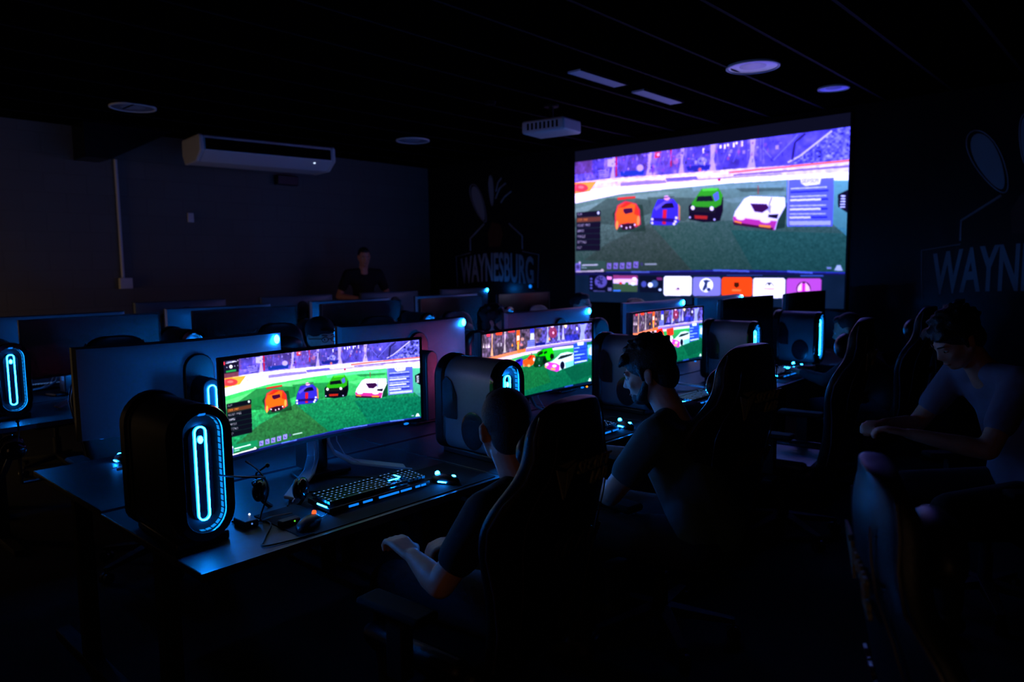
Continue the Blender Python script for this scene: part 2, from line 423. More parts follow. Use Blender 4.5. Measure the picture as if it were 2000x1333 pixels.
    p.ell(1036, 766, 18, 9, (255, 250, 255)); p.ell(1130, 768, 20, 10, (255, 250, 255)); p.poly([(1012, 778), (1042, 782), (1042, 790), (1014, 786)], (255, 170, 60))
    p.poly([(1108, 786), (1152, 786), (1150, 797), (1108, 795)], (255, 170, 60)); p.line([(1098, 625), (1100, 662)], 3, (180, 60, 70)); p.ell(942, 604, 6, 7, (180, 30, 60))
    # menu
    items = ['PLAY', 'ITEM SHOP', 'ROCKET PASS', 'GARAGE', 'PROFILE', 'SETTINGS', 'QUIT']
    p.poly([(156, 812), (322, 788), (332, 1008), (168, 1035)], (10, 16, 30), .85)
    for i, t in enumerate(items):
        x = 160+i*1.6; y = 812+i*31.5
        p.poly([(x, y), (x+164, y-23), (x+165, y+3), (x+1, y+27)], (112, 62, 40) if i == 1 else (12, 14, 30))
        p.text(t, x+6, y+5, 8.2, 13, -.14, (255, 170, 60) if i == 1 else (240, 244, 255))
    p.ell(309, 802, 8, 9, (220, 240, 235))
    p.poly([(170, 1092), (205, 1080), (372, 1058), (374, 1098), (250, 1122), (205, 1135), (172, 1140)], (22, 150, 100))
    p.poly([(168, 1105), (206, 1095), (208, 1145), (172, 1160)], (150, 140, 225)); p.ell(200, 1096, 8, 8, (235, 235, 255)); p.ell(188, 1122, 12, 12, (60, 60, 130), .8)
    p.line([(214, 1108), (325, 1086)], 8, (235, 250, 250)); p.line([(214, 1122), (250, 1116)], 5, (200, 235, 230)); p.line([(188, 1150), (362, 1113)], 10, (250, 252, 255)); p.ell(355, 1112, 10, 9, (255, 255, 255))
    p.ell(190, 1155, 14, 12, (240, 235, 255))
    for x, y in ((397, 1081), (437, 1073), (476, 1066), (515, 1057), (555, 1047)):
        p.poly([(x-14, y-14), (x+14, y-19), (x+14, y+14), (x-14, y+19)], (160, 150, 230)); p.ell(x, y, 7, 8, (80, 70, 150)); p.ell(x+2, y-3, 3, 4, (225, 225, 255))
    p.ell(588, 1038, 9, 9, (70, 80, 130)); p.line([(604, 1036), (668, 1024)], 8, (205, 225, 225), .9)
    # task strip
    p.poly([(172, 1156), (390, 1112), (700, 1052), (1000, 990), (1400, 930), (1400, 960), (172, 1200)], (16, 24, 92))
    p.line([(380, 1116), (700, 1055), (1000, 995), (1395, 932)], 5, (46, 70, 200))
    for a, b in (((530, 1088), (632, 1070)), ((934, 1006), (1080, 984)), ((1215, 960), (1298, 950))): p.line([a, b], 8, (110, 150, 245), .9)
    # challenge panel
    p.poly([(1200, 600), (1350, 588), (1352, 768), (1208, 784)], (104, 112, 214), .95)
    p.poly([(1244, 592), (1312, 588), (1308, 614), (1262, 622), (1248, 612)], (236, 234, 255)); p.text('SEASON', 1250, 594, 9, 16, -.06, (160, 160, 240))
    for i, y in enumerate((640, 672, 708, 740)):
        p.line([(1214, y-6), (1330, y-17)], 5, (225, 228, 255), .9)
        p.line([(1214, y+8), (1335, y-4)], 7, (38, 50, 170)); 
        if i: p.line([(1214, y+8), (1214+(100 if i < 3 else 70), y+8-(10 if i < 3 else 7))], 8, (240, 240, 255))
    p.poly([(1214, 762), (1346, 748), (1346, 764), (1216, 778)], (196, 205, 255)); p.poly([(1203, 600), (1207, 600), (1212, 784), (1208, 784)], (160, 170, 245))
    p.poly([(1350, 600), (1395, 596), (1395, 800), (1352, 760)], (120, 190, 225), .45)
    p.poly([(1364, 650), (1394, 630), (1396, 716), (1366, 694)], (6, 10, 26)); 
    for i in range(5): p.poly([(1372, 652+i*10), (1386, 651+i*10), (1386, 657+i*10), (1372, 658+i*10)], (235, 240, 255))
    p.poly([(1362, 930), (1370, 908), (1380, 906), (1388, 926)], (235, 250, 255)); p.line([(1340, 924), (1354, 922)], 8, (170, 190, 220))
    if overlay:
        p.poly([(120, 520), (236, 510), (238, 600), (128, 612)], (18, 16, 44), .93)
        p.poly([(120, 530), (140, 528), (142, 550), (122, 552)], (230, 60, 90)); p.line([(146, 540), (222, 528)], 6, (235, 238, 255)); p.line([(146, 532), (215, 524)], 3, (200, 200, 240))
        p.ell(182, 563, 12, 13, (250, 250, 255)); p.ell(154, 567, 4, 4, (220, 220, 250)); p.ell(208, 560, 4, 4, (220, 220, 250)); p.ell(229, 523, 4, 5, (235, 235, 255)); p.ell(229, 557, 3, 4, (200, 200, 240))
        p.poly([(148, 590), (218, 580), (219, 596), (149, 604)], (36, 170, 90)); p.poly([(128, 610), (236, 598), (236, 630), (130, 640)], (150, 60, 60), .7)
    return p.get()

def angled_game_picture(w, h, third=False):
    p = Pic(w, h, [(76, 408), (1674, 212), (1662, 1096), (110, 1280)], (12, 110, 84))
    A = [(60, 390), (1700, 200), (1700, 470), (740, 590), (200, 700), (60, 720)]
    p.poly(A, (96, 78, 110)); p.noise(A, 24, 16); p.noise(A, 30, 6)
    p.poly([(1000, 270), (1700, 200), (1700, 480), (900, 570)], (92, 84, 190), .7); p.noise([(1000, 270), (1700, 200), (1700, 480), (900, 570)], 40, 8)
    p.poly([(285, 375), (390, 362), (385, 410), (300, 415)], (255, 80, 50)); p.poly([(470, 350), (580, 332), (575, 375), (480, 382)], (240, 70, 90)); p.poly([(150, 400), (215, 390), (210, 430), (160, 435)], (225, 70, 110))
    for x, c in ((240, (250, 200, 150)), (430, (225, 215, 215)), (1055, (200, 215, 230)), (1275, (215, 215, 240)), (1215, (180, 200, 220))):
        y = 690-(x-160)*.2
        p.poly([(x-10, y-280), (x+10, y-282), (x+7, y-120), (x+22, y), (x-22, y+4), (x-7, y-120)], c, .8)
    p.poly([(600, 350), (650, 345), (652, 530), (602, 535)], (250, 110, 40)); p.poly([(605, 420), (645, 416), (645, 480), (605, 486)], (255, 225, 220)); p.poly([(612, 500), (640, 498), (640, 600), (612, 604)], (255, 190, 90))
    p.poly([(800, 325), (860, 318), (862, 380), (802, 385)], (60, 60, 220)); p.poly([(805, 385), (858, 380), (862, 470), (800, 476)], (205, 215, 250)); p.poly([(765, 480), (868, 470), (870, 560), (760, 575)], (150, 165, 240), .8)
    for i in range(3): p.line([(765, 492+i*26), (868, 482+i*26)], 7, (60, 70, 190))
    p.poly([(890, 285), (1000, 270), (998, 305), (895, 315)], (40, 60, 235)); p.poly([(1040, 265), (1090, 260), (1088, 290), (1044, 294)], (210, 150, 50)); p.poly([(1090, 262), (1230, 245), (1228, 268), (1100, 282)], (60, 60, 235))
    p.ell(1130, 370, 60, 80, (180, 50, 90), .7); p.ell(1135, 375, 16, 20, (245, 190, 230)); p.ell(1120, 285, 24, 20, (240, 210, 245)); p.ell(1310, 265, 22, 40, (255, 230, 190)); p.ell(1470, 308, 14, 26, (235, 235, 255))
    p.poly([(1510, 240), (1610, 225), (1570, 360), (1580, 460), (1500, 470), (1520, 350)], (180, 190, 250), .85); p.poly([(1515, 215), (1580, 208), (1570, 240), (1520, 245)], (50, 60, 235))
    p.poly([(1300, 400), (1480, 385), (1500, 460), (1310, 480)], (36, 46, 190), .7); p.poly([(880, 520), (1020, 505), (1020, 540), (880, 550)], (20, 26, 140))
    p.ell(688, 465, 28, 24, (220, 170, 160), .8); p.ell(675, 540, 26, 20, (230, 150, 160), .8); p.poly([(525, 560), (540, 515), (555, 555)], (255, 160, 60)); p.poly([(1065, 480), (1078, 425), (1095, 475)], (255, 180, 120))
    for x in (85, 115, 150, 180, 200): p.poly([(x-10, 570), (x, 505), (x+12, 572)], (250, 235, 240), .9)
    for x in (318, 335, 365, 378): p.poly([(x, 515), (x+9, 513), (x+6, 556), (x+1, 557)], (235, 230, 240), .9)
    p.poly([(60, 690), (200, 690), (740, 590), (740, 635), (300, 730), (60, 770)], (240, 150, 110)); p.poly([(610, 610), (740, 590), (730, 632), (625, 655)], (250, 140, 70))
    p.poly([(740, 588), (1700, 445), (1700, 480), (740, 628)], (170, 150, 240)); p.line([(740, 585), (1100, 535), (1700, 448)], 10, (245, 240, 255)); p.line([(740, 628), (1200, 560), (1420, 530)], 12, (120, 90, 190))
    p.poly([(200, 730), (740, 632), (1420, 545), (1420, 590), (1150, 620), (740, 680), (330, 770)], (238, 205, 240)); p.poly([(1130, 590), (1420, 560), (1420, 590), (1140, 620)], (210, 240, 245))
    F = [(60, 790), (330, 765), (740, 675), (1160, 616), (1420, 585), (1680, 600), (1680, 1120), (100, 1290)]
    p.poly(F, (60, 190, 110), grad=(6, 100, 74)); p.poly([(560, 745), (800, 690), (800, 720), (600, 780)], (20, 150, 90), .6); p.poly([(440, 765), (640, 715), (560, 775)], (130, 235, 150), .7)
    p.poly([(620, 840), (1680, 720), (1680, 1110), (700, 1230)], (4, 118, 84), .8); p.poly([(640, 850), (1020, 820), (1100, 1050), (720, 1140)], (30, 124, 56), .5); p.noise([(620, 840), (1680, 720), (1680, 1110), (700, 1230)], 8, 5)
    p.poly([(1280, 870), (1680, 780), (1680, 960), (1400, 1060)], (2, 84, 66), .5)
    p.poly([(545, 800), (600, 735), (680, 712), (700, 740), (695, 800), (640, 850), (590, 850)], (60, 40, 205)); p.ell(620, 820, 28, 26, (190, 180, 245)); p.ell(575, 800, 18, 14, (200, 60, 210)); p.poly([(600, 745), (660, 725), (665, 750), (610, 765)], (20, 10, 90))
    p.poly([(695, 745), (760, 720), (800, 675), (865, 680), (880, 720), (850, 800), (795, 830), (720, 820), (698, 800)], (250, 100, 30)); p.poly([(760, 720), (800, 680), (840, 690), (790, 740)], (225, 30, 30)); p.ell(785, 815, 22, 18, (255, 190, 120)); p.ell(712, 810, 10, 22, (255, 140, 120)); p.line([(822, 650), (825, 690)], 6, (90, 10, 40))
    if third:
        p.poly([(700, 640), (830, 600), (870, 690), (780, 790), (700, 760)], (240, 50, 30)); p.poly([(930, 620), (1080, 590), (1090, 700), (960, 760)], (245, 60, 40)); p.ell(860, 770, 60, 40, (235, 215, 235)); p.ell(790, 700, 30, 26, (200, 10, 10)); p.ell(620, 690, 40, 40, (60, 50, 50)); p.ell(1040, 760, 40, 40, (220, 225, 235))
    else:
        p.poly([(850, 815), (880, 720), (910, 640), (990, 600), (1110, 590), (1140, 640), (1145, 720), (1090, 760), (1030, 790), (960, 840), (870, 840)], (4, 60, 26))
        p.poly([(885, 700), (925, 640), (1000, 600), (1115, 580), (1140, 640), (1140, 700), (1085, 755), (1045, 755), (1020, 690), (950, 700)], (20, 206, 10)); p.poly([(905, 680), (940, 640), (985, 625), (985, 660), (920, 688)], (4, 40, 20)); p.poly([(1000, 640), (1045, 625), (1045, 650), (1005, 670)], (4, 40, 20))
        p.ell(932, 738, 15, 26, (230, 250, 255)); p.ell(858, 735, 14, 24, (200, 235, 255)); p.ell(1115, 700, 26, 38, (2, 30, 10)); p.ell(1010, 760, 24, 44, (2, 26, 16)); p.ell(935, 820, 12, 8, (160, 200, 235)); p.poly([(880, 690), (930, 690), (990, 720), (960, 800), (880, 800)], (2, 84, 44), .8)
    p.poly([(1015, 800), (1120, 765), (1200, 700), (1240, 660), (1330, 640), (1420, 650), (1420, 830), (1330, 860), (1260, 880), (1190, 912), (1100, 890), (1015, 850)], (215, 236, 246))
    p.poly([(1015, 800), (1070, 778), (1170, 795), (1225, 825), (1215, 900), (1180, 914), (1100, 888), (1018, 850)], (222, 70, 215)); p.ell(1045, 808, 26, 20, (255, 225, 245)); p.ell(1150, 832, 32, 22, (255, 225, 245)); p.ell(1030, 838, 14, 14, (255, 190, 110)); p.poly([(1100, 855), (1165, 865), (1160, 892), (1102, 882)], (255, 190, 110))
    p.poly([(1190, 740), (1240, 695), (1415, 660), (1390, 690), (1250, 735)], (20, 40, 46)); p.ell(1262, 826, 30, 54, (10, 14, 50)); p.poly([(1300, 790), (1420, 760), (1420, 830), (1310, 862)], (100, 210, 215), .7)
    p.poly([(1418, 530), (1600, 500), (1612, 770), (1422, 820)], (50, 90, 220), .95); p.poly([(1470, 505), (1560, 490), (1560, 540), (1475, 552)], (220, 236, 255))
    for i, (y, l) in enumerate(((590, 1500), (640, 1480), (690, 1570), (735, 1510))): p.line([(1425, y), (l, y-(l-1425)*.15)], 16, (170, 205, 255)); p.line([(1430, y+22), (1590, y)], 12, (24, 60, 190))
    p.line([(1430, 792), (1600, 762)], 20, (215, 228, 255)); p.poly([(1612, 540), (1680, 530), (1680, 720), (1614, 680)], (120, 200, 255)); p.poly([(1630, 600), (1662, 560), (1662, 690), (1632, 670)], (245, 250, 255)); p.poly([(1640, 680), (1674, 700), (1672, 760), (1600, 720)], (40, 140, 190))
    p.poly([(100, 1240), (700, 1215), (1100, 1150), (1680, 1050), (1680, 1120), (100, 1300)], (4, 30, 66)); p.line([(920, 1196), (1120, 1160)], 20, (40, 90, 200)); p.line([(1290, 1125), (1410, 1104)], 18, (40, 90, 200))
    p.poly([(1615, 1060), (1625, 1020), (1645, 1010), (1655, 1055)], (220, 250, 240)); p.ell(1606, 1048, 8, 8, (60, 160, 170))
    return p.get()

def projector_tint(a):
    r, g, b = a[..., 0], a[..., 1], a[..., 2]
    lum = .3*r+.6*g+.1*b
    grn = (np.clip((g-np.maximum(r, b))/60., 0, 1)*np.clip((b-.3*g)/(.12*g+1), 0, 1))[..., None]
    out = np.stack([r*.92+14, g*.88+6, b*.97+24], -1)
    soft = np.stack([lum*.66+10, lum*.74+12, lum*.76+26], -1)
    out = out*(1-grn*.85)+soft*grn*.85
    return np.clip(out, 0, 255)

def board_picture(w, h):
    q = [(96, 262), (1872, 4), (1850, 1278), (108, 1228)]
    p = Pic(w, h, q, (13, 14, 34))
    G = [(98, 1040), (1858, 1050), (1850, 1290), (100, 1240)]
    p.poly(G, (12, 30, 62)); p.noise(G, 6, 30)
    p.line([(100, 1042), (1860, 1046)], 9, (44, 62, 170))
    for a, b in (((525, 1046), (655, 1046)), ((1085, 1053), (1318, 1054)), ((1562, 1058), (1712, 1058))): p.line([a, b], 13, (58, 92, 190), .9)
    p.poly([(196, 1058), (342, 1060), (342, 1166), (200, 1164)], (10, 12, 40)); p.ell(272, 1100, 40, 40, (96, 88, 180), .9)
    for i in range(4): p.ell(210, 1082+i*20, 8, 7, (90, 90, 180)); 
    for i in range(14): p.ell(245+rng.random()*56, 1068+rng.random()*64, 6, 6, (30, 26, 90), .9)
    p.poly([(310, 1066), (342, 1067), (342, 1088), (312, 1087)], (226, 150, 220)); p.poly([(318, 1138), (342, 1138), (342, 1160), (318, 1160)], (150, 150, 220), .7); p.line([(225, 1160), (300, 1162)], 5, (90, 90, 170))
    p.poly([(350, 1058), (510, 1060), (508, 1166), (352, 1164)], (150, 60, 130)); p.poly([(350, 1082), (510, 1082), (508, 1125), (352, 1110)], (215, 190, 235)); p.poly([(352, 1110), (508, 1122), (508, 1166), (352, 1164)], (60, 90, 70)); p.ell(400, 1110, 10, 8, (200, 60, 60)); p.ell(440, 1112, 12, 9, (50, 120, 60)); p.ell(480, 1115, 14, 9, (220, 230, 250)); p.ell(488, 1080, 14, 9, (245, 225, 250))
    p.line([(352, 1158), (400, 1158)], 8, (60, 130, 235))
    p.poly([(520, 1060), (672, 1064), (670, 1170), (524, 1168)], (10, 16, 44)); p.ell(550, 1116, 18, 20, (70, 80, 170)); p.ell(618, 1114, 24, 24, (60, 90, 150)); p.ell(592, 1121, 16, 16, (225, 230, 255)); p.poly([(632, 1072), (668, 1073), (668, 1090), (632, 1089)], (120, 40, 120)); p.ell(655, 1152, 10, 8, (200, 215, 255))
    def card(x0, x1, y0, y1, c):
        r = 10
        p.poly([(x0+r, y0), (x1-r, y0), (x1, y0+r), (x1, y1-r), (x1-r, y1), (x0+r, y1), (x0, y1-r), (x0, y0+r)], c)
    card(678, 860, 1064, 1190, (240, 238, 250)); p.ell(768, 1150, 18, 10, (200, 180, 210)); p.line([(752, 1118), (762, 1150)], 5, (210, 200, 225)); p.ell(772, 1143, 9, 6, (90, 40, 90)); p.ell(834, 1156, 12, 14, (225, 222, 240))
    card(866, 1048, 1069, 1192, (132, 130, 205)); p.ell(954, 1122, 44, 46, (236, 238, 252)); p.poly([(932, 1092), (955, 1086), (985, 1096), (962, 1104), (960, 1135), (940, 1160), (928, 1150), (944, 1110)], (44, 60, 120)); p.ell(970, 1150, 13, 12, (40, 56, 120))
    card(1054, 1252, 1071, 1194, (240, 78, 26)); p.poly([(1134, 1104), (1166, 1104), (1167, 1128), (1150, 1140), (1134, 1128)], (70, 24, 14)); p.line([(1120, 1154), (1180, 1156)], 12, (250, 130, 80))
    card(1256, 1466, 1075, 1206, (228, 226, 246)); p.line([(1335, 1125), (1350, 1105), (1375, 1105), (1392, 1128)], 4, (110, 110, 130)); p.poly([(1350, 1108), (1374, 1108), (1362, 1125)], (30, 30, 50)); p.line([(1330, 1144), (1395, 1146)], 7, (210, 140, 160)); p.line([(1345, 1160), (1380, 1160)], 4, (200, 170, 190))
    card(1472, 1700, 1077, 1210, (176, 80, 190)); p.ell(1585, 1146, 46, 48, (70, 20, 80)); p.ell(1585, 1148, 40, 40, (190, 40, 190)); p.poly([(1548, 1130), (1575, 1100), (1575, 1160), (1545, 1160)], (240, 200, 245)); p.poly([(1622, 1130), (1595, 1100), (1595, 1160), (1628, 1160)], (236, 190, 245))
    img = p.get()
    gy0 = int(h*(3.03-2.892)/1.9); gy1 = int(h*(3.03-1.465)/1.9)
    g = projector_tint(game_picture(w, gy1-gy0, overlay=False))
    yy = np.linspace(0, 1, gy1-gy0)[:, None, None]; xx = np.linspace(0, 1, w)[None, :, None]
    g = g*(1-.28*np.clip((yy-.35)/.65, 0, 1))
    g = g*np.array([1, 1, 1])+np.clip(xx-.4, 0, 1)*np.array([-26, 4, 34])*(g/200.)
    img[gy0:gy1] = np.clip(g, 0, 255)
    edge = 3
    return img

def to_lin(a):
    a = a/255.; return np.where(a <= .04045, a/12.92, ((a+.055)/1.055)**2.4)

def soften(a):
    b = a.copy(); b[1:-1, 1:-1] = (a[1:-1, 1:-1]*4+a[:-2, 1:-1]*1.5+a[2:, 1:-1]*1.5+a[1:-1, :-2]*1.5+a[1:-1, 2:]*1.5)/10; return b

def picture_grid(name, img, fn, parent, m, boost=(1.2, 1.2, 1.6)):
    h, w, _ = img.shape
    U, V = np.meshgrid(np.linspace(0, 1, w), np.linspace(0, 1, h))
    co = fn(U.ravel(), V.ravel())
    i = np.arange((h-1)*(w-1)); r = i//(w-1); c = i % (w-1); a = r*w+c
    q = np.stack([a, a+w, a+w+1, a+1], 1)
    me = bpy.data.meshes.new(name)
    me.vertices.add(w*h); me.vertices.foreach_set('co', co.astype(np.float32).ravel())
    me.loops.add(q.size); me.loops.foreach_set('vertex_index', q.astype(np.int32).ravel())
    me.polygons.add(len(q)); me.polygons.foreach_set('loop_start', (np.arange(len(q))*4).astype(np.int32))
    me.update(calc_edges=True)
    at = me.color_attributes.new('picture', 'FLOAT_COLOR', 'POINT')
    rgba = np.ones((w*h, 4), np.float32); li = to_lin(soften(img)).reshape(-1, 3); rgba[:, :3] = li*(1+np.array(boost)*li**1.5)
    at.data.foreach_set('color', rgba.ravel())
    me.materials.append(m)
    o = bpy.data.objects.new(name, me); COL.objects.link(o)
    if parent is not None: o.parent = parent
    return o

# ------------------------------------------------------------------ the room
XB, YW, ZC, Y0, X0 = 7.6, 8.6, 3.1, -2.6, -2.6
def slab(name, x0, x1, y0, y1, z0, z1, m):
    bm = nb(); box(bm, ((x0+x1)/2, (y0+y1)/2, (z0+z1)/2), (x1-x0, y1-y0, z1-z0)); return struct(link(name, bm, m, smooth=False))
slab('floor', X0-.2, XB+.2, Y0-.2, YW+.2, -.1, 0, 'carpet')
slab('ceiling', X0-.2, XB+.2, Y0-.2, YW+.2, ZC, ZC+.1, 'black_ceiling')
slab('wall_left', X0-.2, XB+.2, YW, YW+.15, 0, ZC, 'white_block')
slab('wall_back', XB, XB+.15, Y0, YW, 0, ZC, 'black_wall')
slab('wall_right', X0-.2, XB+.2, Y0-.15, Y0, 0, ZC, 'black_wall')
slab('wall_front', X0-.15, X0, Y0, YW, 0, ZC, 'black_wall')
slab('baseboard_left', X0, XB, YW-.012, YW, 0, .1, 'black_plastic')
slab('baseboard_back', XB-.012, XB, Y0, YW-.012, 0, .1, 'black_plastic')
slab('trim_1', 2.69, 2.93, 8.25, YW, 2.745, ZC, 'black_wall')           # duct boxing out of the block wall
bm = nb(); prism(bm, [(2.93, 2.745), (3.58, ZC), (2.93, ZC)], 8.25, YW-.001, 'y'); struct(link('trim_2', bm, 'black_wall', smooth=False))
# ceiling grid rails
bm = nb(); bm2 = nb()
for k in range(-4, 17):
    y = 2.09+.55*k
    if Y0 < y < YW: box(bm, ((X0+XB)/2, y, ZC-.004), (XB-X0, .024, .008))
for k in range(9):
    x = X0+.55+1.2*k
    box(bm2, (x, (Y0+YW)/2, ZC-.003), (.02, YW-Y0, .006))
struct(link('trim_4', bm2, 'black_ceiling', smooth=False))
struct(link('trim_3', bm, 'grid', smooth=False))

# conduit with its socket box on the block wall
t = thing('wall_conduit', 'pale vertical pipe with a small socket box on the block wall', 'conduit', (3.09, YW, 0))
bm = nb(); cyl(bm, (0, -.02, 1.5), (0, -.02, 2.79), .018, seg=12); link('pipe', bm, 'white_plastic', t)
bm = nb(); box(bm, (.02, -.03, 1.45), (.13, .06, .12)); link('socket_box', bm, 'white_plastic', t, bevel=.006)
bm = nb(); box(bm, (3.88, YW-.012, 2.2), (.07, .024, .11)); tag(link('thermostat', bm, 'white_plastic', bevel=.005), 'small grey thermostat alone on the middle of the block wall', 'thermostat')
bm = nb(); box(bm, (5.13, YW-.05, 2.72), (.3, .1, .12)); tag(link('wall_junction_box', bm, 'black_plastic', bevel=.01), 'small black box on the block wall under the air conditioner', 'junction box')

# air conditioner hung from the ceiling
ac = thing('air_conditioner', 'long white air conditioner hanging under the ceiling', 'air conditioner', (4.42, 7.88, 2.75), R(-7.5))
L = 1.56
bm = nb(); prof = [(-.31, .10), (-.15, 0.0), (.22, 0.0), (.30, .1), (.30, .27), (-.27, .27), (-.30, .25)]
prism(bm, prof, -L/2+.045, L/2-.045, 'x'); link('body', bm, 'white_plastic', ac, bevel=.008)
for s in (-1, 1):
    bm = nb(); prism(bm, [(-.316, .098), (-.155, -.005), (.225, -.005), (.305, .1), (.305, .274), (-.275, .274), (-.306, .252)], s*L/2, s*(L/2-.045), 'x'); link('end_cap', bm, 'white_plastic', ac, bevel=.014)
bm = nb(); prism(bm, [(-.314, .112), (-.300, .11), (-.288, .228), (-.308, .23)], -L/2+.06, L/2-.06, 'x')
for k in range(3): box(bm, (0, -.313, .132+.035*k), (L-.13, .006, .010))
link('air_outlet', bm, 'gloss_black', ac)
bm = nb(); ball(bm, (L/2-.25, -.262, .075), (.014, .010, .012)); link('status_light', bm, 'led_white', ac)
for s in (-1, 1):
    bm = nb(); cyl(bm, (s*.6, 0, .26), (s*.6, 0, ZC-2.775), .012, seg=10); link('hanger_rod', bm, 'desk_metal', ac)

# recessed ceiling lamps
def can_light(x, y, r, lab):
    t = thing('ceiling_light', lab, 'ceiling light', (x, y, ZC), 0, 'round recessed ceiling lamps')
    bm = nb(); n = 40
    rings = []
    for rr, z in ((r, -.001), (r, -.014), (r*.93, -.016), (r*.9, -.010)):
        rings.append([bm.verts.new((rr*math.cos(2*math.pi*k/n), rr*math.sin(2*math.pi*k/n), z)) for k in range(n)])
    for A, B in zip(rings, rings[1:]):
        for k in range(n): bm.faces.new((A[k], A[(k+1) % n], B[(k+1) % n], B[k]))
    link('trim_ring', bm, 'white_plastic', t)
    bm = nb(); rings = []
    for rr, z in ((r*.9, -.010), (r*.8, -.0075), (r*.62, -.0045), (r*.5, -.003)):
        rings.append([bm.verts.new((rr*math.cos(2*math.pi*k/n), rr*math.sin(2*math.pi*k/n), z)) for k in range(n)])
    for A, B in zip(rings, rings[1:]):
        for k in range(n): bm.faces.new((A[k], A[(k+1) % n], B[(k+1) % n], B[k]))
    link('reflector', bm, 'reflector', t)
    bm = nb(); cyl(bm, (0, 0, -.004), (0, 0, -.001), r*.5, seg=n); link('lamp_lens', bm, 'lens_glass', t)
    return t
can_light(2.79, 7.24, .2, 'round recessed ceiling lamp nearest the duct boxing')
can_light(5.8, 6.82, .2, 'round recessed ceiling lamp past the air conditioner')
can_light(5.54, 2.49, .2, 'large round recessed ceiling lamp, bluest of all')
can_light(6.71, 2.28, .13, 'small round recessed ceiling lamp just over the projection screen corner')
for x0, x1, lab in ((4.66, 5.3, 'pale strip panel in the black ceiling, farther from the projection screen'), (5.57, 6.24, 'pale strip panel in the black ceiling, closer to the projection screen')):
    t = thing('ceiling_strip', lab, 'ceiling panel', ((x0+x1)/2, 3.54, ZC), 0, 'pale strip panels in the ceiling')
    bm = nb(); box(bm, (0, 0, -.008), (x1-x0, .13, .014)); link('panel', bm, 'strip', t, smooth=False)
    bm = nb()
    for s in (-1, 1): box(bm, (0, s*.068, -.009), (x1-x0+.012, .008, .018))
    link('frame', bm, 'grid', t, smooth=False)

# ceiling projector
t = thing('ceiling_projector', 'boxy projector hung from the ceiling before the big screen', 'projector', (5.5, 4.45, 2.84), R(8))
bm = nb(); box(bm, (0, 0, .05), (.34, .46, .12)); link('body', bm, 'white_plastic', t, bevel=.02)
bm = nb(); cyl(bm, (.17, -.1, .05), (.2, -.1, .05), .045, .05, seg=24); link('lens', bm, 'gloss_black', t)
bm = nb(); cyl(bm, (0, 0, .11), (0, 0, ZC-2.84), .02, seg=14); cyl(bm, (0, 0, ZC-2.86), (0, 0, ZC-2.84), .07, seg=20); link('mount', bm, 'desk_metal', t)
bm = nb()
for k in range(8): box(bm, (-.171, -.16+.045*k, .05), (.004, .02, .06))
link('vent', bm, 'dark_gloss', t)
for x, y in ((4.98, 4.75), (6.2, 5.1)):
    t = thing('smoke_detector', 'tiny dark round detector on the ceiling ' + ('nearer the air conditioner' if x < 5.5 else 'nearer the wall emblem'), 'detector', (x, y, ZC))
    bm = nb(); cyl(bm, (0, 0, -.03), (0, 0, -.001), .045, .055, seg=20); link('housing', bm, 'grid', t)

# projection screen on the end wall
ps = thing('projection_screen', 'huge lit projection screen on the end wall showing four game cars', 'projection screen', (XB-.045, 4.065, 1.126))
bm = nb(); box(bm, (.02, 0, .95), (.03, 3.36, 1.93)); link('backing', bm, 'black_plastic', ps, smooth=False)
Wp, Hp = 3.33, 1.904
picture_grid('picture', board_picture(560, 320), lambda U, V: np.stack([np.full_like(U, 0.0), Wp/2-U*Wp, Hp-V*Hp], 1), ps, picture_material('projected_picture', 1.0), boost=(1.3, 1.3, 2.4))
bm = nb(); cyl(bm, (.0, -1.69, -.012), (.0, 1.69, -.012), .014, seg=12); link('weight_bar', bm, 'black_plastic', ps)

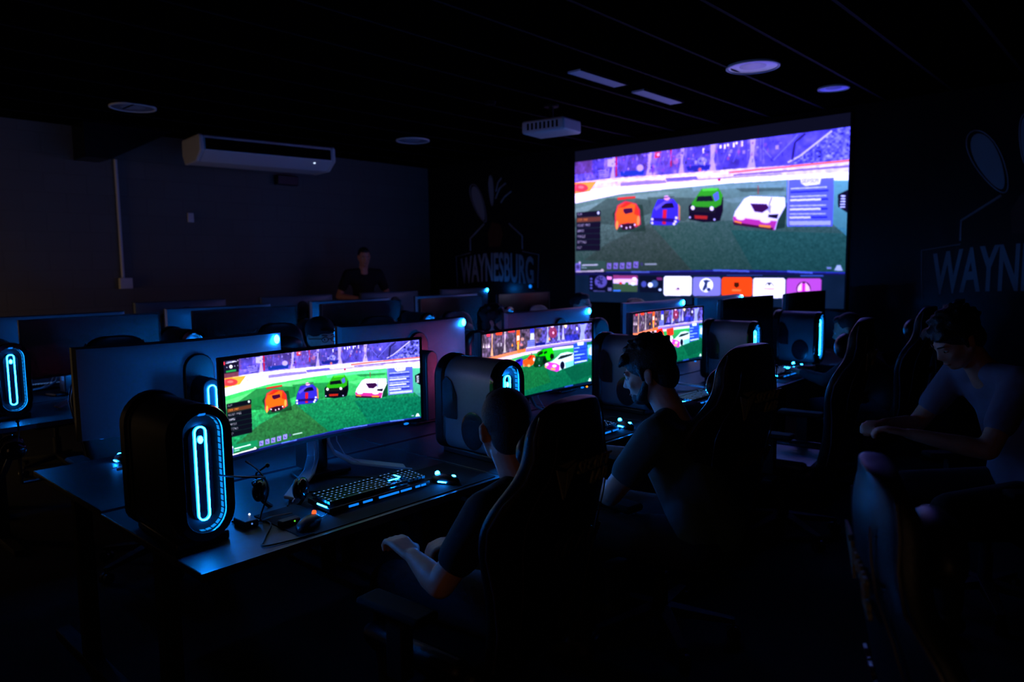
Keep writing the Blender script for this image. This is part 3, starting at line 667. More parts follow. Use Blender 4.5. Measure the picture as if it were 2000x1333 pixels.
# emblem signs painted on the end wall
def wall_emblem(yc, z0, wdt, lab):
    t = thing('wall_emblem', lab, 'wall sign', (XB-.004, yc, z0), 0, 'university emblems on the end wall')
    # local u to the viewer's right = -Y
    Mx = Matrix(((0, 0, -1, 0), (-1, 0, 0, 0), (0, 1, 0, 0), (0, 0, 0, 1)))
    half = wdt/2
    def arch(v): return Vector((v.x, v.y*(1+.10*(1-(v.x/half)**2))-.0+.05*(1-(v.x/half)**2), v.z))
    o = text_mesh('lettering', 'WAYNESBURG', .50, 'letter', None, Matrix.Identity(4), extrude=.003, offset=.012)
    xs = [v.co.x for v in o.data.vertices]; ys = [v.co.y for v in o.data.vertices]
    k = (wdt*.94)/(max(xs)-min(xs)); kz = .38/(max(ys)-min(ys)); cx = (max(xs)+min(xs))/2; my = min(ys)
    for v in o.data.vertices: v.co = arch(Vector(((v.co.x-cx)*k, (v.co.y-my)*kz, v.co.z)))
    o.data.transform(Mx); o.parent = t
    def stroke(pts, w, m, nm, depth=.002):
        bm = nb()
        tube(bm, [(-depth, -u, v) for u, v in pts], w/2, seg=6)
        return link(nm, bm, m, t)
    top = [(-half, .40)]+[(-half+wdt*i/12, .42+.10*(1-(2*i/12-1)**2)) for i in range(13)]+[(half, .40)]
    def rec(s): return [(-.55*s*half/ .82, .50), (-.55*s*half/.82, .70), (-.22*s*half/.82, .90)]
    stroke([(-half*.66, .50), (-half*.66, .68), (-half*.28, .88)], .022, 'letter_outline', 'outline')
    stroke([(half*.68, .50), (half*.68, .68), (half*.36, .86)], .022, 'letter_outline', 'outline')
    stroke([(-half-.03, -.03), (-half-.05, .42), (-half*.66, .47)], .012, 'letter_outline', 'outline')
    stroke([(half+.03, -.03), (half+.05, .42), (half*.68, .47)], .012, 'letter_outline', 'outline')
    def blade(cx, cz, a, b, ang, nm):
        bm = nb(); n = 26; o_ = []
        for i in range(n):
            th = 2*math.pi*i/n; u = a*math.cos(th)*(1+.25*math.sin(th)); v = b*math.sin(th)
            o_.append((cx+u*math.cos(ang)-v*math.sin(ang), cz+u*math.sin(ang)+v*math.cos(ang)))
        vs = [bm.verts.new((-.003, -u, v)) for u, v in o_]; bm.faces.new(vs)
        vs2 = [bm.verts.new((.0, -u, v)) for u, v in o_]; bm.faces.new(vs2[::-1])
        for i in range(n): bm.faces.new((vs[i], vs[(i+1) % n], vs2[(i+1) % n], vs2[i]))
        link(nm, bm, 'letter', t, smooth=False)
        tube_pts = [(cx+(u-cx)*1.22, cz+(v-cz)*1.12) for u, v in o_]
        bm = nb(); tube(bm, [(-.002, -u, v) for u, v in tube_pts], .006, closed=True, seg=6); link('outline', bm, 'letter_outline', t)
    blade(-half*.42, 1.18, .085, .27, .42, 'wing')
    blade(-half*.08, 1.34, .034, .19, .06, 'wing')
    for pts in ([(.02, 1.22), (.10, 1.36), (.22, 1.42)], [(.12, 1.16), (.2, 1.24), (.32, 1.3)], [(.03, 1.32), (.07, 1.44), (.14, 1.5)]): stroke(pts, .022, 'letter_outline', 'plume')
    bm = nb(); prism(bm, [(-.12, .55), (.10, .55), (.16, .72), (.10, .86), (-.06, .9), (-.14, .74)], -.0015, 0., 'y')
    for v in bm.verts: v.co = Vector((v.co.y, -v.co.x, v.co.z))
    link('brown_panel', bm, 'brown_paint', t, smooth=False)
    return t
wall_emblem(7.19, 1.32, 1.52, 'dim WAYNESBURG emblem with pale wing on the wall beside the projection screen, far side')
wall_emblem(.93, 1.27, 1.52, 'very faint WAYNESBURG emblem beyond the lit end of the projection screen')
t = thing('added_glow_box', 'added black box carrying the blue light spot below the WAYNESBURG lettering', 'light spot stand-in', (XB, 6.51, 1.31))  # invented box carrying a blue spot that is an LED reflection
bm = nb(); box(bm, (-.015, 0, 0), (.03, .1, .08)); link('case', bm, 'black_plastic', t, bevel=.005)
bm = nb(); ball(bm, (-.035, 0, .0), (.008, .026, .024)); link('status_light', bm, 'led_dim', t)  # reflected LED spot drawn as a glowing part

# ------------------------------------------------------------------ desks
def make_desk(x0, w, y0, d, lab, group, z=.74):
    t = thing('gaming_desk', lab, 'desk', (x0, y0, 0), 0, group)
    bm = nb(); box(bm, (w/2, d/2, z-.0125), (w-.004, d, .025)); link('desk_top', bm, 'desk_top', t, bevel=.004)
    bm = nb(); box(bm, (w/2, .002, z-.0125), (w-.004, .008, .027)); link('edge_band', bm, 'piping', t, smooth=False)
    for sx in (.06, w-.06):
        bm = nb(); box(bm, (sx, d/2, (z-.025)/2+.015), (.06, .05, z-.055)); box(bm, (sx, d/2, .015), (.06, d-.06, .03)); box(bm, (sx, d/2, z-.035), (.06, d-.1, .02)); link('leg', bm, 'desk_metal', t, bevel=.004)
    bm = nb(); box(bm, (w/2, d/2, z-.06), (w-.18, .04, .05)); link('crossbar', bm, 'desk_metal', t, bevel=.004)
    return t
AX = [.86, 2.11, 3.36, 4.62, 5.88]
names5 = ['end of the near row', 'second along the near row', 'middle of the near row', 'fourth along the near row', 'by the projection screen, near row']
for i, x in enumerate(AX): make_desk(x, 1.25 if i < 4 else 1.55, 1.965, .78, 'dark desk with a tower and wide monitor, ' + names5[i], 'desks of the near row')
for i in range(5): make_desk(.87+1.25*i if i else .87, 1.245, 2.77, .8, ['dark desk back to back with the near row, under the tallest looking pale monitor back', 'dark desk behind the near row under the pinkish monitor back', 'dark desk behind the near row under the third pale monitor back', 'dark desk behind the near row under the fourth pale monitor back', 'dark desk behind the near row closest to the projection screen'][i], 'desks back to back with the near row')
for i in range(5): make_desk(1.0+1.05*i, 1.045, 4.68, .74, 'dark desk of the middle row, ' + ['at the open end with the glowing tower', 'second from the open end', 'under the middle black monitor', 'fourth from the open end', 'closest to the projection screen'][i], 'desks of the middle row')
for i in range(4): make_desk(1.1+1.26*i, 1.25, 5.44, .78, 'dark desk behind the middle row, ' + ['at the open end', 'second from the open end', 'third from the open end', 'closest to the projection screen'][i], 'desks behind the middle row')
for i in range(4): make_desk(2.5+1.255*i, 1.25, 6.95, .65, 'dark desk of the last row by the block wall, ' + ['at the open end', 'second from the open end', 'third from the open end', 'in the corner by the emblem'][i], 'desks of the last row')

# ------------------------------------------------------------------ monitors
def curve_y(x, W): return .045*(1-(2*x/W)**2)
def make_monitor(name, lab, shell, W=.915, H=.372, zc=.355, picture=None, pic_strength=1., group=None, lit_back=True, amber=False, glow='led', ex=.40):
    t = thing(name, lab, 'monitor', (0, 0, 0), 0, group)
    n = 28
    def front_grid(x0, x1, z0, z1, dy):
        bm = nb(); vs = []
        for j in (z0, z1): vs.append([bm.verts.new((x0+(x1-x0)*i/n, curve_y(x0+(x1-x0)*i/n, W)+dy, j)) for i in range(n+1)])
        for i in range(n): bm.faces.new((vs[0][i], vs[0][i+1], vs[1][i+1], vs[1][i]))
        return bm
    # bezel
    bm = nb()
    def frame_ring(hw, hh, dy): return [(x, curve_y(x, W)+dy, z) for x, z in (
        [(-hw+2*hw*i/n, zc-hh) for i in range(n+1)]+[(hw-2*hw*i/n, zc+hh) for i in range(n+1)])]
    o_ = [bm.verts.new(p) for p in frame_ring(W/2, H/2, 0)]; i_ = [bm.verts.new(p) for p in frame_ring(W/2-.011, H/2-.011, 0)]
    ob = [bm.verts.new(p) for p in frame_ring(W/2, H/2, .022)]; ib = [bm.verts.new(p) for p in frame_ring(W/2-.011, H/2-.011, .004)]
    k = len(o_)
    for i in range(k):
        j = (i+1) % k
        bm.faces.new((o_[i], o_[j], i_[j], i_[i])); bm.faces.new((o_[j], o_[i], ob[i], ob[j])); bm.faces.new((i_[i], i_[j], ib[j], ib[i]))
    link('bezel', bm, 'black_plastic', t)
    hw, hh = W/2-.011, H/2-.011
    if picture is None:
        link('screen', front_grid(-hw, hw, zc-hh, zc+hh, .003), 'off_screen', t)
    else:
        picture_grid('screen', picture, lambda U, V: np.stack([-hw+2*hw*U, curve_y(-hw+2*hw*U, W)+.003, zc+hh-2*hh*V], 1), t, picture_material('screen_picture', pic_strength))
    # back shell: chamfered and slightly domed
    bm = nb(); rows = []
    def by(x, z, e): return curve_y(x, W)+.022+e*(.035+.02*math.cos(math.pi*x/W))
    lv = [(1., 1., 0.), (.985, .97, .75), (.93, .88, 1.), (.55, .5, 1.15), (.02, .02, 1.2)]
    rr = []
    for sx, sz, e in lv:
        rr.append([bm.verts.new((x*sx, by(x*sx, 0, e), zc+(z-zc)*sz)) for x, _, z in frame_ring(W/2, H/2, 0)])
    for A, B in zip(rr, rr[1:]):
        for i in range(k): bm.faces.new((A[i], A[(i+1) % k], B[(i+1) % k], B[i]))
    bm.faces.new(rr[-1])
    link('back_shell', bm, shell, t)
    yb = .115
    # arch-topped stand head and column
    bm = nb(); prism(bm, [(x, z) for x, z in stadium(.13, .30, 10, 0, zc-.02, rb=.01)], yb-.012, yb+.03, 'y'); link('stand_head', bm, 'black_plastic', t, bevel=.006)
    bm = nb(); prism(bm, [(x, z) for x, z in stadium(.085, .38, 10, 0, .21, rb=.01)], yb+.012, yb+.13, 'y'); c = link('column', bm, 'dark_shell', t, bevel=.008)
    if lit_back:
        bm = nb(); tube(bm, [(x, yb+.133, z) for x, z in stadium(.034, .24, 8, 0, .25)], .0026, closed=True, seg=6); link('light_ring', bm, glow, c)
        bm = nb(); ball(bm, (-ex*W/.885, .079+(.40-ex)*.25, zc+H/2-.032), (.013, .01, .021)); link('emblem_light', bm, 'led_core', t)
    # splayed feet
    for s in (-1, 1):
        bm = nb(); ribbon(bm, [(s*.036, yb+.01, .26), (s*.036, yb+.0, .14), (s*.05, yb-.02, .09), (s*.10, yb-.07, .05), (s*.27, -.09, .013)], .05, .012, (s*.25, .5, .05)); ft = link('foot', bm, 'stand_metal', t, bevel=.003)
        bm = nb(); tube(bm, [(s*.05, yb-.035, .26), (s*.052, yb-.04, .14), (s*.07, yb-.065, .085), (s*.12, yb-.11, .045), (s*.28, -.125, .010)], .0025, seg=6); link('foot_trim', bm, 'stand_metal', ft)
    bm = nb(); prism(bm, [(-.09, yb+.09), (.09, yb+.09), (.12, yb-.04), (-.12, yb-.04)], .0, .018, 'z'); link('base', bm, 'black_plastic', t, bevel=.005)
    if picture is not None:
        bm = nb(); ball(bm, (W/2-.09, .012, zc-H/2-.002), (.014, .006, .005)); link('power_light', bm, 'led_dim' if not amber else 'led_dim', t)
        if amber: bm = nb(); ball(bm, (W/2-.05, .01, zc-H/2-.002), (.007, .006, .006)); link('status_light', bm, 'led_amber', t)
    return t

g1 = game_picture(420, 178); g2 = angled_game_picture(300, 128); g3 = angled_game_picture(260, 110, third=True)
D = .74
m1 = make_monitor('gaming_monitor', 'wide curved monitor showing four cars in a row on grass, nearest lit one', 'pale_shell', picture=g1, group='lit monitors of the near row', glow='led_rear', ex=.27); m1.location = (1.632, 2.43, D+.003)
m2 = make_monitor('gaming_monitor', 'lit monitor with cars seen from the side, behind the cropped head', 'pale_shell', picture=g2, group='lit monitors of the near row', amber=True, zc=.345, glow='led_pink', ex=.27); m2.location = (2.915, 2.43, D+.003)
m3 = make_monitor('gaming_monitor', 'small looking lit monitor with clashing red cars beyond the bushy head', 'pale_shell', picture=g3, group='lit monitors of the near row', amber=False, zc=.362, H=.385, glow='led_rear', ex=.27); m3.location = (4.235, 2.43, D+.003)
off = make_monitor('gaming_monitor', 'switched off black monitor fourth along the near row', 'pale_shell', group='dark monitors of the near row', zc=.395, ex=.27)
off.location = (5.49, 2.45, D+.003)
copy_tree(off, (6.72, 2.45, D+.003), 0, 'switched off black monitor in the near row by the projection screen')
# backs: facing +Y (screens away from us)
g4 = angled_game_picture(56, 24)*np.array([.6, .45, .75])
bk = make_monitor('gaming_monitor', '', 'pale_shell', W=.885, group='monitor backs behind the near row', zc=.365, picture=g4)
labs = ['large pale monitor back with a lit loop, beside the nearest tower', 'pinkish monitor back with emblem light between the two nearest lit monitors', 'blue monitor back over the second lit monitor', 'dark blue monitor back over the third lit monitor', 'monitor back with emblem light against the orange card of the projection']
for i, x in enumerate((1.37, 2.585, 3.84, 5.2, 6.42)):
    o = bk if i == 0 else copy_tree(bk)
    o.location = (x, 3.17, D+.003); o.rotation_euler = (0, 0, math.pi); o['label'] = labs[i]
    if i == 4: o.location.x = 6.34
backs = [o for o in bpy.data.objects if o.get('group') == 'monitor backs behind the near row']
cm = make_monitor('gaming_monitor', '', 'pale_shell', W=.83, group='dark monitors of the middle row', zc=.37, ex=.27)
labs = ['black monitor of the middle row at the open end beside the glowing tower', 'black monitor of the middle row left dark behind the capped person', 'black monitor of the middle row standing before the bright monitor back', 'fourth black monitor of the middle row', 'black monitor of the middle row next to the projection screen']
for i in range(5):
    o = cm if i == 0 else copy_tree(cm)
    o.location = (1.66+1.06*i, 5.15, D+.003); o['label'] = labs[i].replace('left dark ', '')
db = copy_tree(bk, group='monitor backs behind the middle row')
labs = ['monitor back behind the middle row at the open end', 'monitor back behind the middle row, second one along', 'brightly sheened pale monitor back behind the middle row', 'monitor back behind the middle row nearest the projection screen']
for i, x in enumerate((1.62, 2.8, 4.08, 5.32)):
    o = db if i == 0 else copy_tree(db); o.location = (x, 5.78, D+.003); o.rotation_euler = (0, 0, math.pi); o['label'] = labs[i]
    drop(o, ('emblem_light', 'light_ring'))
for o in backs:
    if o.location.x > 2: drop(o, ('light_ring',))
labs = ['farthest row monitor back under the duct boxing', 'farthest row monitor back beside the standing person', 'farthest row monitor back before the standing person', 'farthest row monitor back with emblem light below the WAYNESBURG lettering']
for i, x in enumerate((3.09, 4.36, 5.64, 6.92)):
    o = copy_tree(bk, (x, 7.17, D+.003), math.pi, labs[i], 'monitor backs of the last row')
    drop(o, ('light_ring', 'emblem_light') if i < 3 else ('light_ring',))

# ------------------------------------------------------------------ towers
def make_tower(lab, shell, vent=True, group=None):
    t = thing('gaming_tower', lab, 'computer tower', (0, 0, 0), 0, group)
    Wd, Hh, Dd = .19, .445, .385
    bm = nb(); prism(bm, stadium(Wd, Hh-.025, 16, 0, (Hh+.025)/2, rb=.05), .022, Dd-.06, 'y'); link('shell', bm, shell, t, bevel=.01)
    # rear cap: larger black hood
    bm = nb(); prism(bm, stadium(Wd+.018, Hh-.012, 16, 0, (Hh+.022)/2+.004, rb=.05), Dd-.075, Dd, 'y'); link('rear_cap', bm, 'black_plastic', t, bevel=.02)
    # front rim ring with recess
    bm = nb(); n = 16
    A = stadium(Wd+.004, Hh-.02, n, 0, (Hh+.025)/2); B = stadium(.118, Hh-.082, n, 0, (Hh+.025)/2); k = len(A)
    lv = [(A, .03), (A, .012), ([(x*.93, (z-.235)*.985+.235) for x, z in A], -.004), ([(x*1.06, (z-.235)*1.015+.235) for x, z in B], -.006), (B, 0.), (B, .034)]
    rings = [[bm.verts.new((x, y, z)) for x, z in o_] for o_, y in lv]
    for P_, Q_ in zip(rings, rings[1:]):
        for i in range(k): bm.faces.new((P_[i], P_[(i+1) % k], Q_[(i+1) % k], Q_[i]))
    bm.faces.new(rings[-1]); link('front_rim', bm, 'gloss_black', t)
    bm = nb(); C1 = stadium(.072, Hh-.15, 12, 0, (Hh+.02)/2); prism(bm, C1, .018, .036, 'y'); pl = link('front_plate', bm, 'gloss_black', t)
    bm = nb(); tube(bm, [(x, .014, z) for x, z in stadium(.034, Hh-.155, 12, 0, (Hh+.018)/2)], .0023, closed=True, seg=6); link('light_ring', bm, 'led', t)
    bm = nb(); ball(bm, (0, .014, Hh-.108), (.0078, .004, .0115)); link('emblem_light', bm, 'led_core', t)
    # honeycomb cells around the recess; the loop's light on them put in as glow
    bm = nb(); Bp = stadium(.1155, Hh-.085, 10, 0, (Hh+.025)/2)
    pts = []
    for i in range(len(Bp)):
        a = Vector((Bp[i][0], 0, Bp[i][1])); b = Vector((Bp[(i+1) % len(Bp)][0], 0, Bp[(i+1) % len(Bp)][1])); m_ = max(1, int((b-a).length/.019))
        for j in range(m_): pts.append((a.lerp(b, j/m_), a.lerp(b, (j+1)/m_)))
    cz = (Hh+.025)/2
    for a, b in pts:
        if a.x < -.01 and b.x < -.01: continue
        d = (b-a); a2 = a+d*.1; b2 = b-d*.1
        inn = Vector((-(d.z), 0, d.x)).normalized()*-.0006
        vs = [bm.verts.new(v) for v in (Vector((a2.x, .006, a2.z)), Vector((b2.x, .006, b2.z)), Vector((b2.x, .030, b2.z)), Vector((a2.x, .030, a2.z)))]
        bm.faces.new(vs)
    link('loop_glow_cells', bm, 'cell_glow', t, smooth=False)
    # base feet
    bm = nb(); prism(bm, [(-.085, .03), (.085, .03), (.07, .36), (-.07, .36)], 0, .028, 'z'); link('base', bm, 'black_plastic', t, bevel=.006)
    if vent:  # dark glossy rounded patches on both sides
        for sx in (-1, 1):
            bm = nb()
            ball(bm, (sx*.0995, .135, .13), (.003, .072, .085)); link('side_patch', bm, 'dark_gloss', t)
            bm = nb(); prism(bm, [(.235, .17), (.30, .17), (.345, .21), (.345, .31), (.30, .36), (.265, .34), (.235, .28)], sx*.0985, sx*.1015, 'x'); link('side_patch', bm, 'dark_gloss', t)
    bm = nb()
    for j in range(5): box(bm, (.05-.025*j, .004, 0), (.0, .0, .0)) if False else None
    box(bm, (.0, -.002, Hh-.028), (.020, .010, .005), Euler((R(-30), 0, 0)).to_matrix()); link('port_cover', bm, 'led_dim', t)
    return t
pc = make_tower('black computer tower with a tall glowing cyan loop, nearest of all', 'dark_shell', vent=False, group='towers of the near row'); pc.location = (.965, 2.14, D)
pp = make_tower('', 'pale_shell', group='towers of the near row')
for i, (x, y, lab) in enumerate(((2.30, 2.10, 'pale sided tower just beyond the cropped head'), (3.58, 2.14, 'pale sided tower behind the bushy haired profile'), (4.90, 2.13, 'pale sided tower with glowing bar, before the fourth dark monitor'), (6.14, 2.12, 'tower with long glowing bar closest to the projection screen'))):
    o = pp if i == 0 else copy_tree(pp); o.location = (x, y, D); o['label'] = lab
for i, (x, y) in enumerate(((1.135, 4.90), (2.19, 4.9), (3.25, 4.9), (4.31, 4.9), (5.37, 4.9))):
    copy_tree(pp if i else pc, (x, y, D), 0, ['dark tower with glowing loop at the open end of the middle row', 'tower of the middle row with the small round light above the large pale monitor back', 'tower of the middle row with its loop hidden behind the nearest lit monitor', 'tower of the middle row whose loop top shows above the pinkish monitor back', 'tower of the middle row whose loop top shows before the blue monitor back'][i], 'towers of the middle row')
for i in range(4):
    copy_tree(pp, ((1.975, 3.215, 4.52, 5.77)[i], 3.56, D), math.pi, 'tower seen from behind between the pale monitor backs, ' + ['first gap from the open end', 'second gap', 'third gap', 'gap by the projection screen'][i], 'towers behind the near row')

# ------------------------------------------------------------------ keyboards, mice, small desk things
def make_keyboard(lab, group=None):
    t = thing('keyboard', lab, 'keyboard', (0, 0, 0), 0, group)
    bm = nb(); prism(bm, [(-.07, .004), (.075, .010), (.075, .030), (-.07, .020)], -.225, .225, 'x'); link('case', bm, 'black_plastic', t, bevel=.004)
    bm = nb(); kg = nb()
    rows = [(.062, [(.0, 16)]), (.038, 0), (.019, 0), (.0, 0), (-.019, 0), (-.038, 0)]
    for ri, (y, _) in enumerate(rows):
        z = .031+.01*(y+.07)/.145-.004
        x = -.212
        off_ = (0, 0, .006, .009, .014, 0)[ri]
        xs = []
        if ri == 5: ws = [.024, .024, .024, .118, .024, .024, .024, .024]
        else: ws = [.0185+off_] + [.0185]*12 + [.033-off_ if ri else .0185]
        for w_ in ws: xs.append((x+w_/2, w_)); x += w_+.0007
        x = .078
        for k in range(3):
            if ri in (3,) or (ri == 4 and k != 1): pass
            else: xs.append((x+.0095, .0185))
            x += .0192
        x = .143
        for k in range(4): xs.append((x+.0095, .0185)); x += .0192
        for xc, w_ in xs:
            if xc > .225: continue
            box(bm, (xc, y, z+.003), (w_-.003, .0155, .010))
            lw = .0055 if w_ < .03 else .010
            if xc-0 < .222 and random.random() < .93: box(kg, (xc, y+.001, z+.0083), (lw, .0038, .0008))
    k = link('keys', bm, 'black_plastic', t, smooth=False); k['kind'] = 'stuff'
    k = link('key_legends', kg, 'led_key', t, smooth=False); k['kind'] = 'stuff'
    bm = nb()
    for a, b in ((-.15, -.11), (-.09, -.05), (-.02, .07), (.08, .13), (.15, .172), (.178, .2)): box(bm, ((a+b)/2, -.0725, .012), (b-a, .003, .007))
    link('underglow_strip', bm, 'led_dim', t, smooth=False)
    bm = nb(); box(bm, (-.2265, -.022, .024), (.003, .06, .004)); box(bm, (.132, .018, .042), (.004, .04, .002)); box(bm, (.10, -.004, .040), (.05, .004, .002)); link('side_glow', bm, 'led', t, smooth=False)
    return t
kb = make_keyboard('full keyboard with lit blue legends before the nearest lit monitor', 'lit keyboards'); kb.location = (1.60, 2.165, D+.004); kb.rotation_euler = (0, 0, R(-1))
for x, y, lab in ((2.86, 2.12, 'lit keyboard hidden beyond the cropped head'), (4.10, 2.13, 'lit keyboard beyond the bushy haired profile'), (5.42, 2.15, 'lit keyboard in front of the fourth tower'), (1.56, 6.02, 'keyboard glowing cyan behind the tower at the open end of the middle row'), (2.6, 6.02, 'keyboard on the desk behind the second middle row monitor')):
    copy_tree(kb, (x, y, D+.004), math.pi if y > 5 else 0, lab, 'lit keyboards')

def make_mouse(lab, glow='led_core', body='black_plastic', group='gaming mice'):
    t = thing('computer_mouse', lab, 'mouse', (0, 0, 0), 0, group)
    bm = nb(); ball(bm, (0, 0, .012), (.032, .062, .026), sub=4)
    for v in bm.verts:
        if v.co.z < .002: v.co.z = .001
        v.co.x *= 1-.15*(1-abs(v.co.y)/.062)
    link('body', bm, body, t)
    bm = nb(); cyl(bm, (-.004, .036, .036), (.004, .036, .036), .009, seg=14); link('scroll_wheel', bm, glow, t)
    bm = nb(); ball(bm, (0, -.035, .031), (.008, .010, .005)); link('palm_light', bm, glow, t)
    bm = nb(); box(bm, (-.0315, .0, .012), (.003, .035, .004)); box(bm, (.0315, 0, .012), (.003, .035, .004)); link('side_glow', bm, glow, t)
    bm = nb(); tube(bm, [(0, .06, .01), (.005, .10, .004), (-.01, .18, .004), (.01, .26, .004)], .0022); link('cable', bm, 'black_plastic', t)
    return t
mo = make_mouse('mouse with three cyan lights beside the nearest lit keyboard'); mo.location = (1.885, 2.07, D+.004); mo.rotation_euler = (0, 0, R(20))
copy_tree(mo, (1.18, 3.42, D), math.pi, 'mouse glowing behind the nearest tower, under the large pale monitor back')
copy_tree(mo, (3.15, 2.07, D+.004), R(-12), 'mouse glowing by the hand of the bushy haired person')
copy_tree(mo, (4.42, 2.18, D+.004), R(30), 'mouse glowing under the third lit monitor')
copy_tree(mo, (5.85, 2.2, D+.004), R(-10), 'mouse glowing at the foot of the tower closest to the projection screen')
copy_tree(mo, (1.24, 5.98, D), math.pi, 'mouse glowing on the desk behind the open end of the middle row')
m_ = make_mouse('greyish mouse with a red light, on the near edge of the nearest desk', 'led_red', 'dark_shell'); m_.location = (1.262, 2.055, D+.004); m_.rotation_euler = (0, 0, R(-62)); m_.scale = (1, 1, 1)
for ch in list(m_.children):
    if ch.name.startswith(('palm_light', 'side_glow')): bpy.data.objects.remove(ch)

def pad(x0, x1, y0, y1, lab):
    bm = nb(); box(bm, ((x0+x1)/2, (y0+y1)/2, D+.002), (x1-x0, y1-y0, .003)); return tag(link('mouse_pad', bm, 'mat_cloth', bevel=.001), lab, 'mouse pad', 'long black mouse pads')
pad(1.20, 2.08, 1.985, 2.30, 'long black mouse pad under the nearest lit keyboard')
pad(2.46, 3.34, 1.985, 2.28, 'long black mouse pad in front of the second lit monitor')
pad(3.74, 4.60, 1.985, 2.28, 'long black mouse pad in front of the third lit monitor')
pad(5.06, 5.92, 1.985, 2.28, 'long black mouse pad in front of the fourth monitor')

def make_headset(lab, group='headsets'):
    t = thing('headset', lab, 'headset', (0, 0, 0), 0, group)
    for s in (-1, 1):
        bm = nb(); ball(bm, (s*.082, 0, .045), (.026, .042, .05), sub=3); e = link('ear_cup', bm, 'gloss_black', t)
        bm = nb(); ball(bm, (s*.06, 0, .045), (.016, .038, .044), sub=3); link('ear_cushion', bm, 'leather', e)
    bm = nb(); ribbon(bm, [(.09*math.cos(a), .0+.17*math.sin(a)*.75, .05+.05*math.sin(a)) for a in np.linspace(0, math.pi, 17)], .03, .012, (0, .4, 1)); link('headband', bm, 'leather', t)
    bm = nb(); tube(bm, [(-.085, -.03, .03), (-.08, -.09, .02), (-.04, -.12, .02)], .004); ball(bm, (-.035, -.122, .02), .009, sub=2); link('microphone', bm, 'black_plastic', t)
    return t
hs = make_headset('black headset lying by the stand of the nearest lit monitor'); hs.location = (1.27, 2.25, D+.068); hs.rotation_euler = (R(-76), 0, R(-40)); hs.scale = (.9, .9, .9)
# headset hanging near the far desks
h2 = copy_tree(hs, (.86, 3.42, .80), R(90), 'dark headset hanging off the desk end beyond the nearest tower'); h2.rotation_euler = (R(-90), 0, R(80)); h2.location = (.82, 3.45, .88)
t = thing('headset_hook', 'small hook on the desk end holding the dark headset', 'hook', (.87, 3.45, .74))
bm = nb(); box(bm, (-.03, 0, -.013), (.08, .03, .006)); box(bm, (-.07, 0, .04), (.006, .03, .11)); link('arm', bm, 'desk_metal', t)

# usb dongle box with green light and a puddle of cables
t = thing('usb_hub', 'tiny black hub with a green light by the red lit mouse', 'usb hub', (1.235, 2.13, D+.003))
bm = nb(); box(bm, (0, 0, .010), (.07, .035, .02)); link('case', bm, 'black_plastic', t, bevel=.004)
bm = nb(); ball(bm, (.01, -.018, .013), .003, sub=2); link('status_light', bm, 'led_green', t)
t = thing('usb_hub', 'tiny black hub with a pale blue light at the foot of the nearest tower', 'usb hub', (1.14, 2.24, D+.001))
bm = nb(); box(bm, (0, 0, .012), (.05, .08, .024)); link('case', bm, 'black_plastic', t, bevel=.004)
bm = nb(); ball(bm, (.0, -.041, .014), .003, sub=2); link('status_light', bm, 'led_key', t)
bm = nb(); ball(bm, (.024, .02, .026), .004, sub=2); link('status_light', bm, 'led_white', t)
def cable(pts, lab, r=.003, nm='cable'):
    P_ = []
    n = len(pts)
    for i in range(n-1):
        p0, p1, p2, p3 = [Vector(pts[max(0, min(n-1, j))]) for j in (i-1, i, i+1, i+2)]
        for s in range(8):
            u = s/8.
            P_.append(.5*((2*p1)+(-p0+p2)*u+(2*p0-5*p1+4*p2-p3)*u*u+(-p0+3*p1-3*p2+p3)*u**3))
    P_.append(Vector(pts[-1]))
    bm = nb(); tube(bm, P_, r, seg=6)
    return tag(link(nm, bm, 'black_plastic'), lab, 'cable', 'loose black cables on the nearest desk')
z = D+.004
cable([(1.09, 2.125, .99), (1.12, 2.09, .95), (1.16, 2.12, .88), (1.17, 2.2, z+.02), (1.23, 2.24, z), (1.3, 2.22, z)], 'cable looping out of the front of the nearest tower')
cable([(1.0, 2.118, .965), (1.06, 2.07, .955), (1.14, 2.1, .93), (1.2, 2.3, .86), (1.26, 2.36, .8), (1.36, 2.5, z)], 'cable sagging from the nearest tower to behind its monitor')
cable([(1.12, 2.3, z), (1.2, 2.2, z), (1.12, 2.08, z), (1.08, 2.02, z), (1.16, 1.995, z), (1.24, 1.99, z)], 'cable curling at the desk edge by the nearest tower')
cable([(1.33, 2.30, z), (1.42, 2.40, z), (1.52, 2.34, z), (1.56, 2.25, z)], 'cable running from the headset toward the keyboard')
cable([(1.70, 2.245, z+.005), (1.74, 2.36, z), (1.66, 2.48, z), (1.6, 2.6, z)], 'keyboard cable passing under the nearest lit monitor')
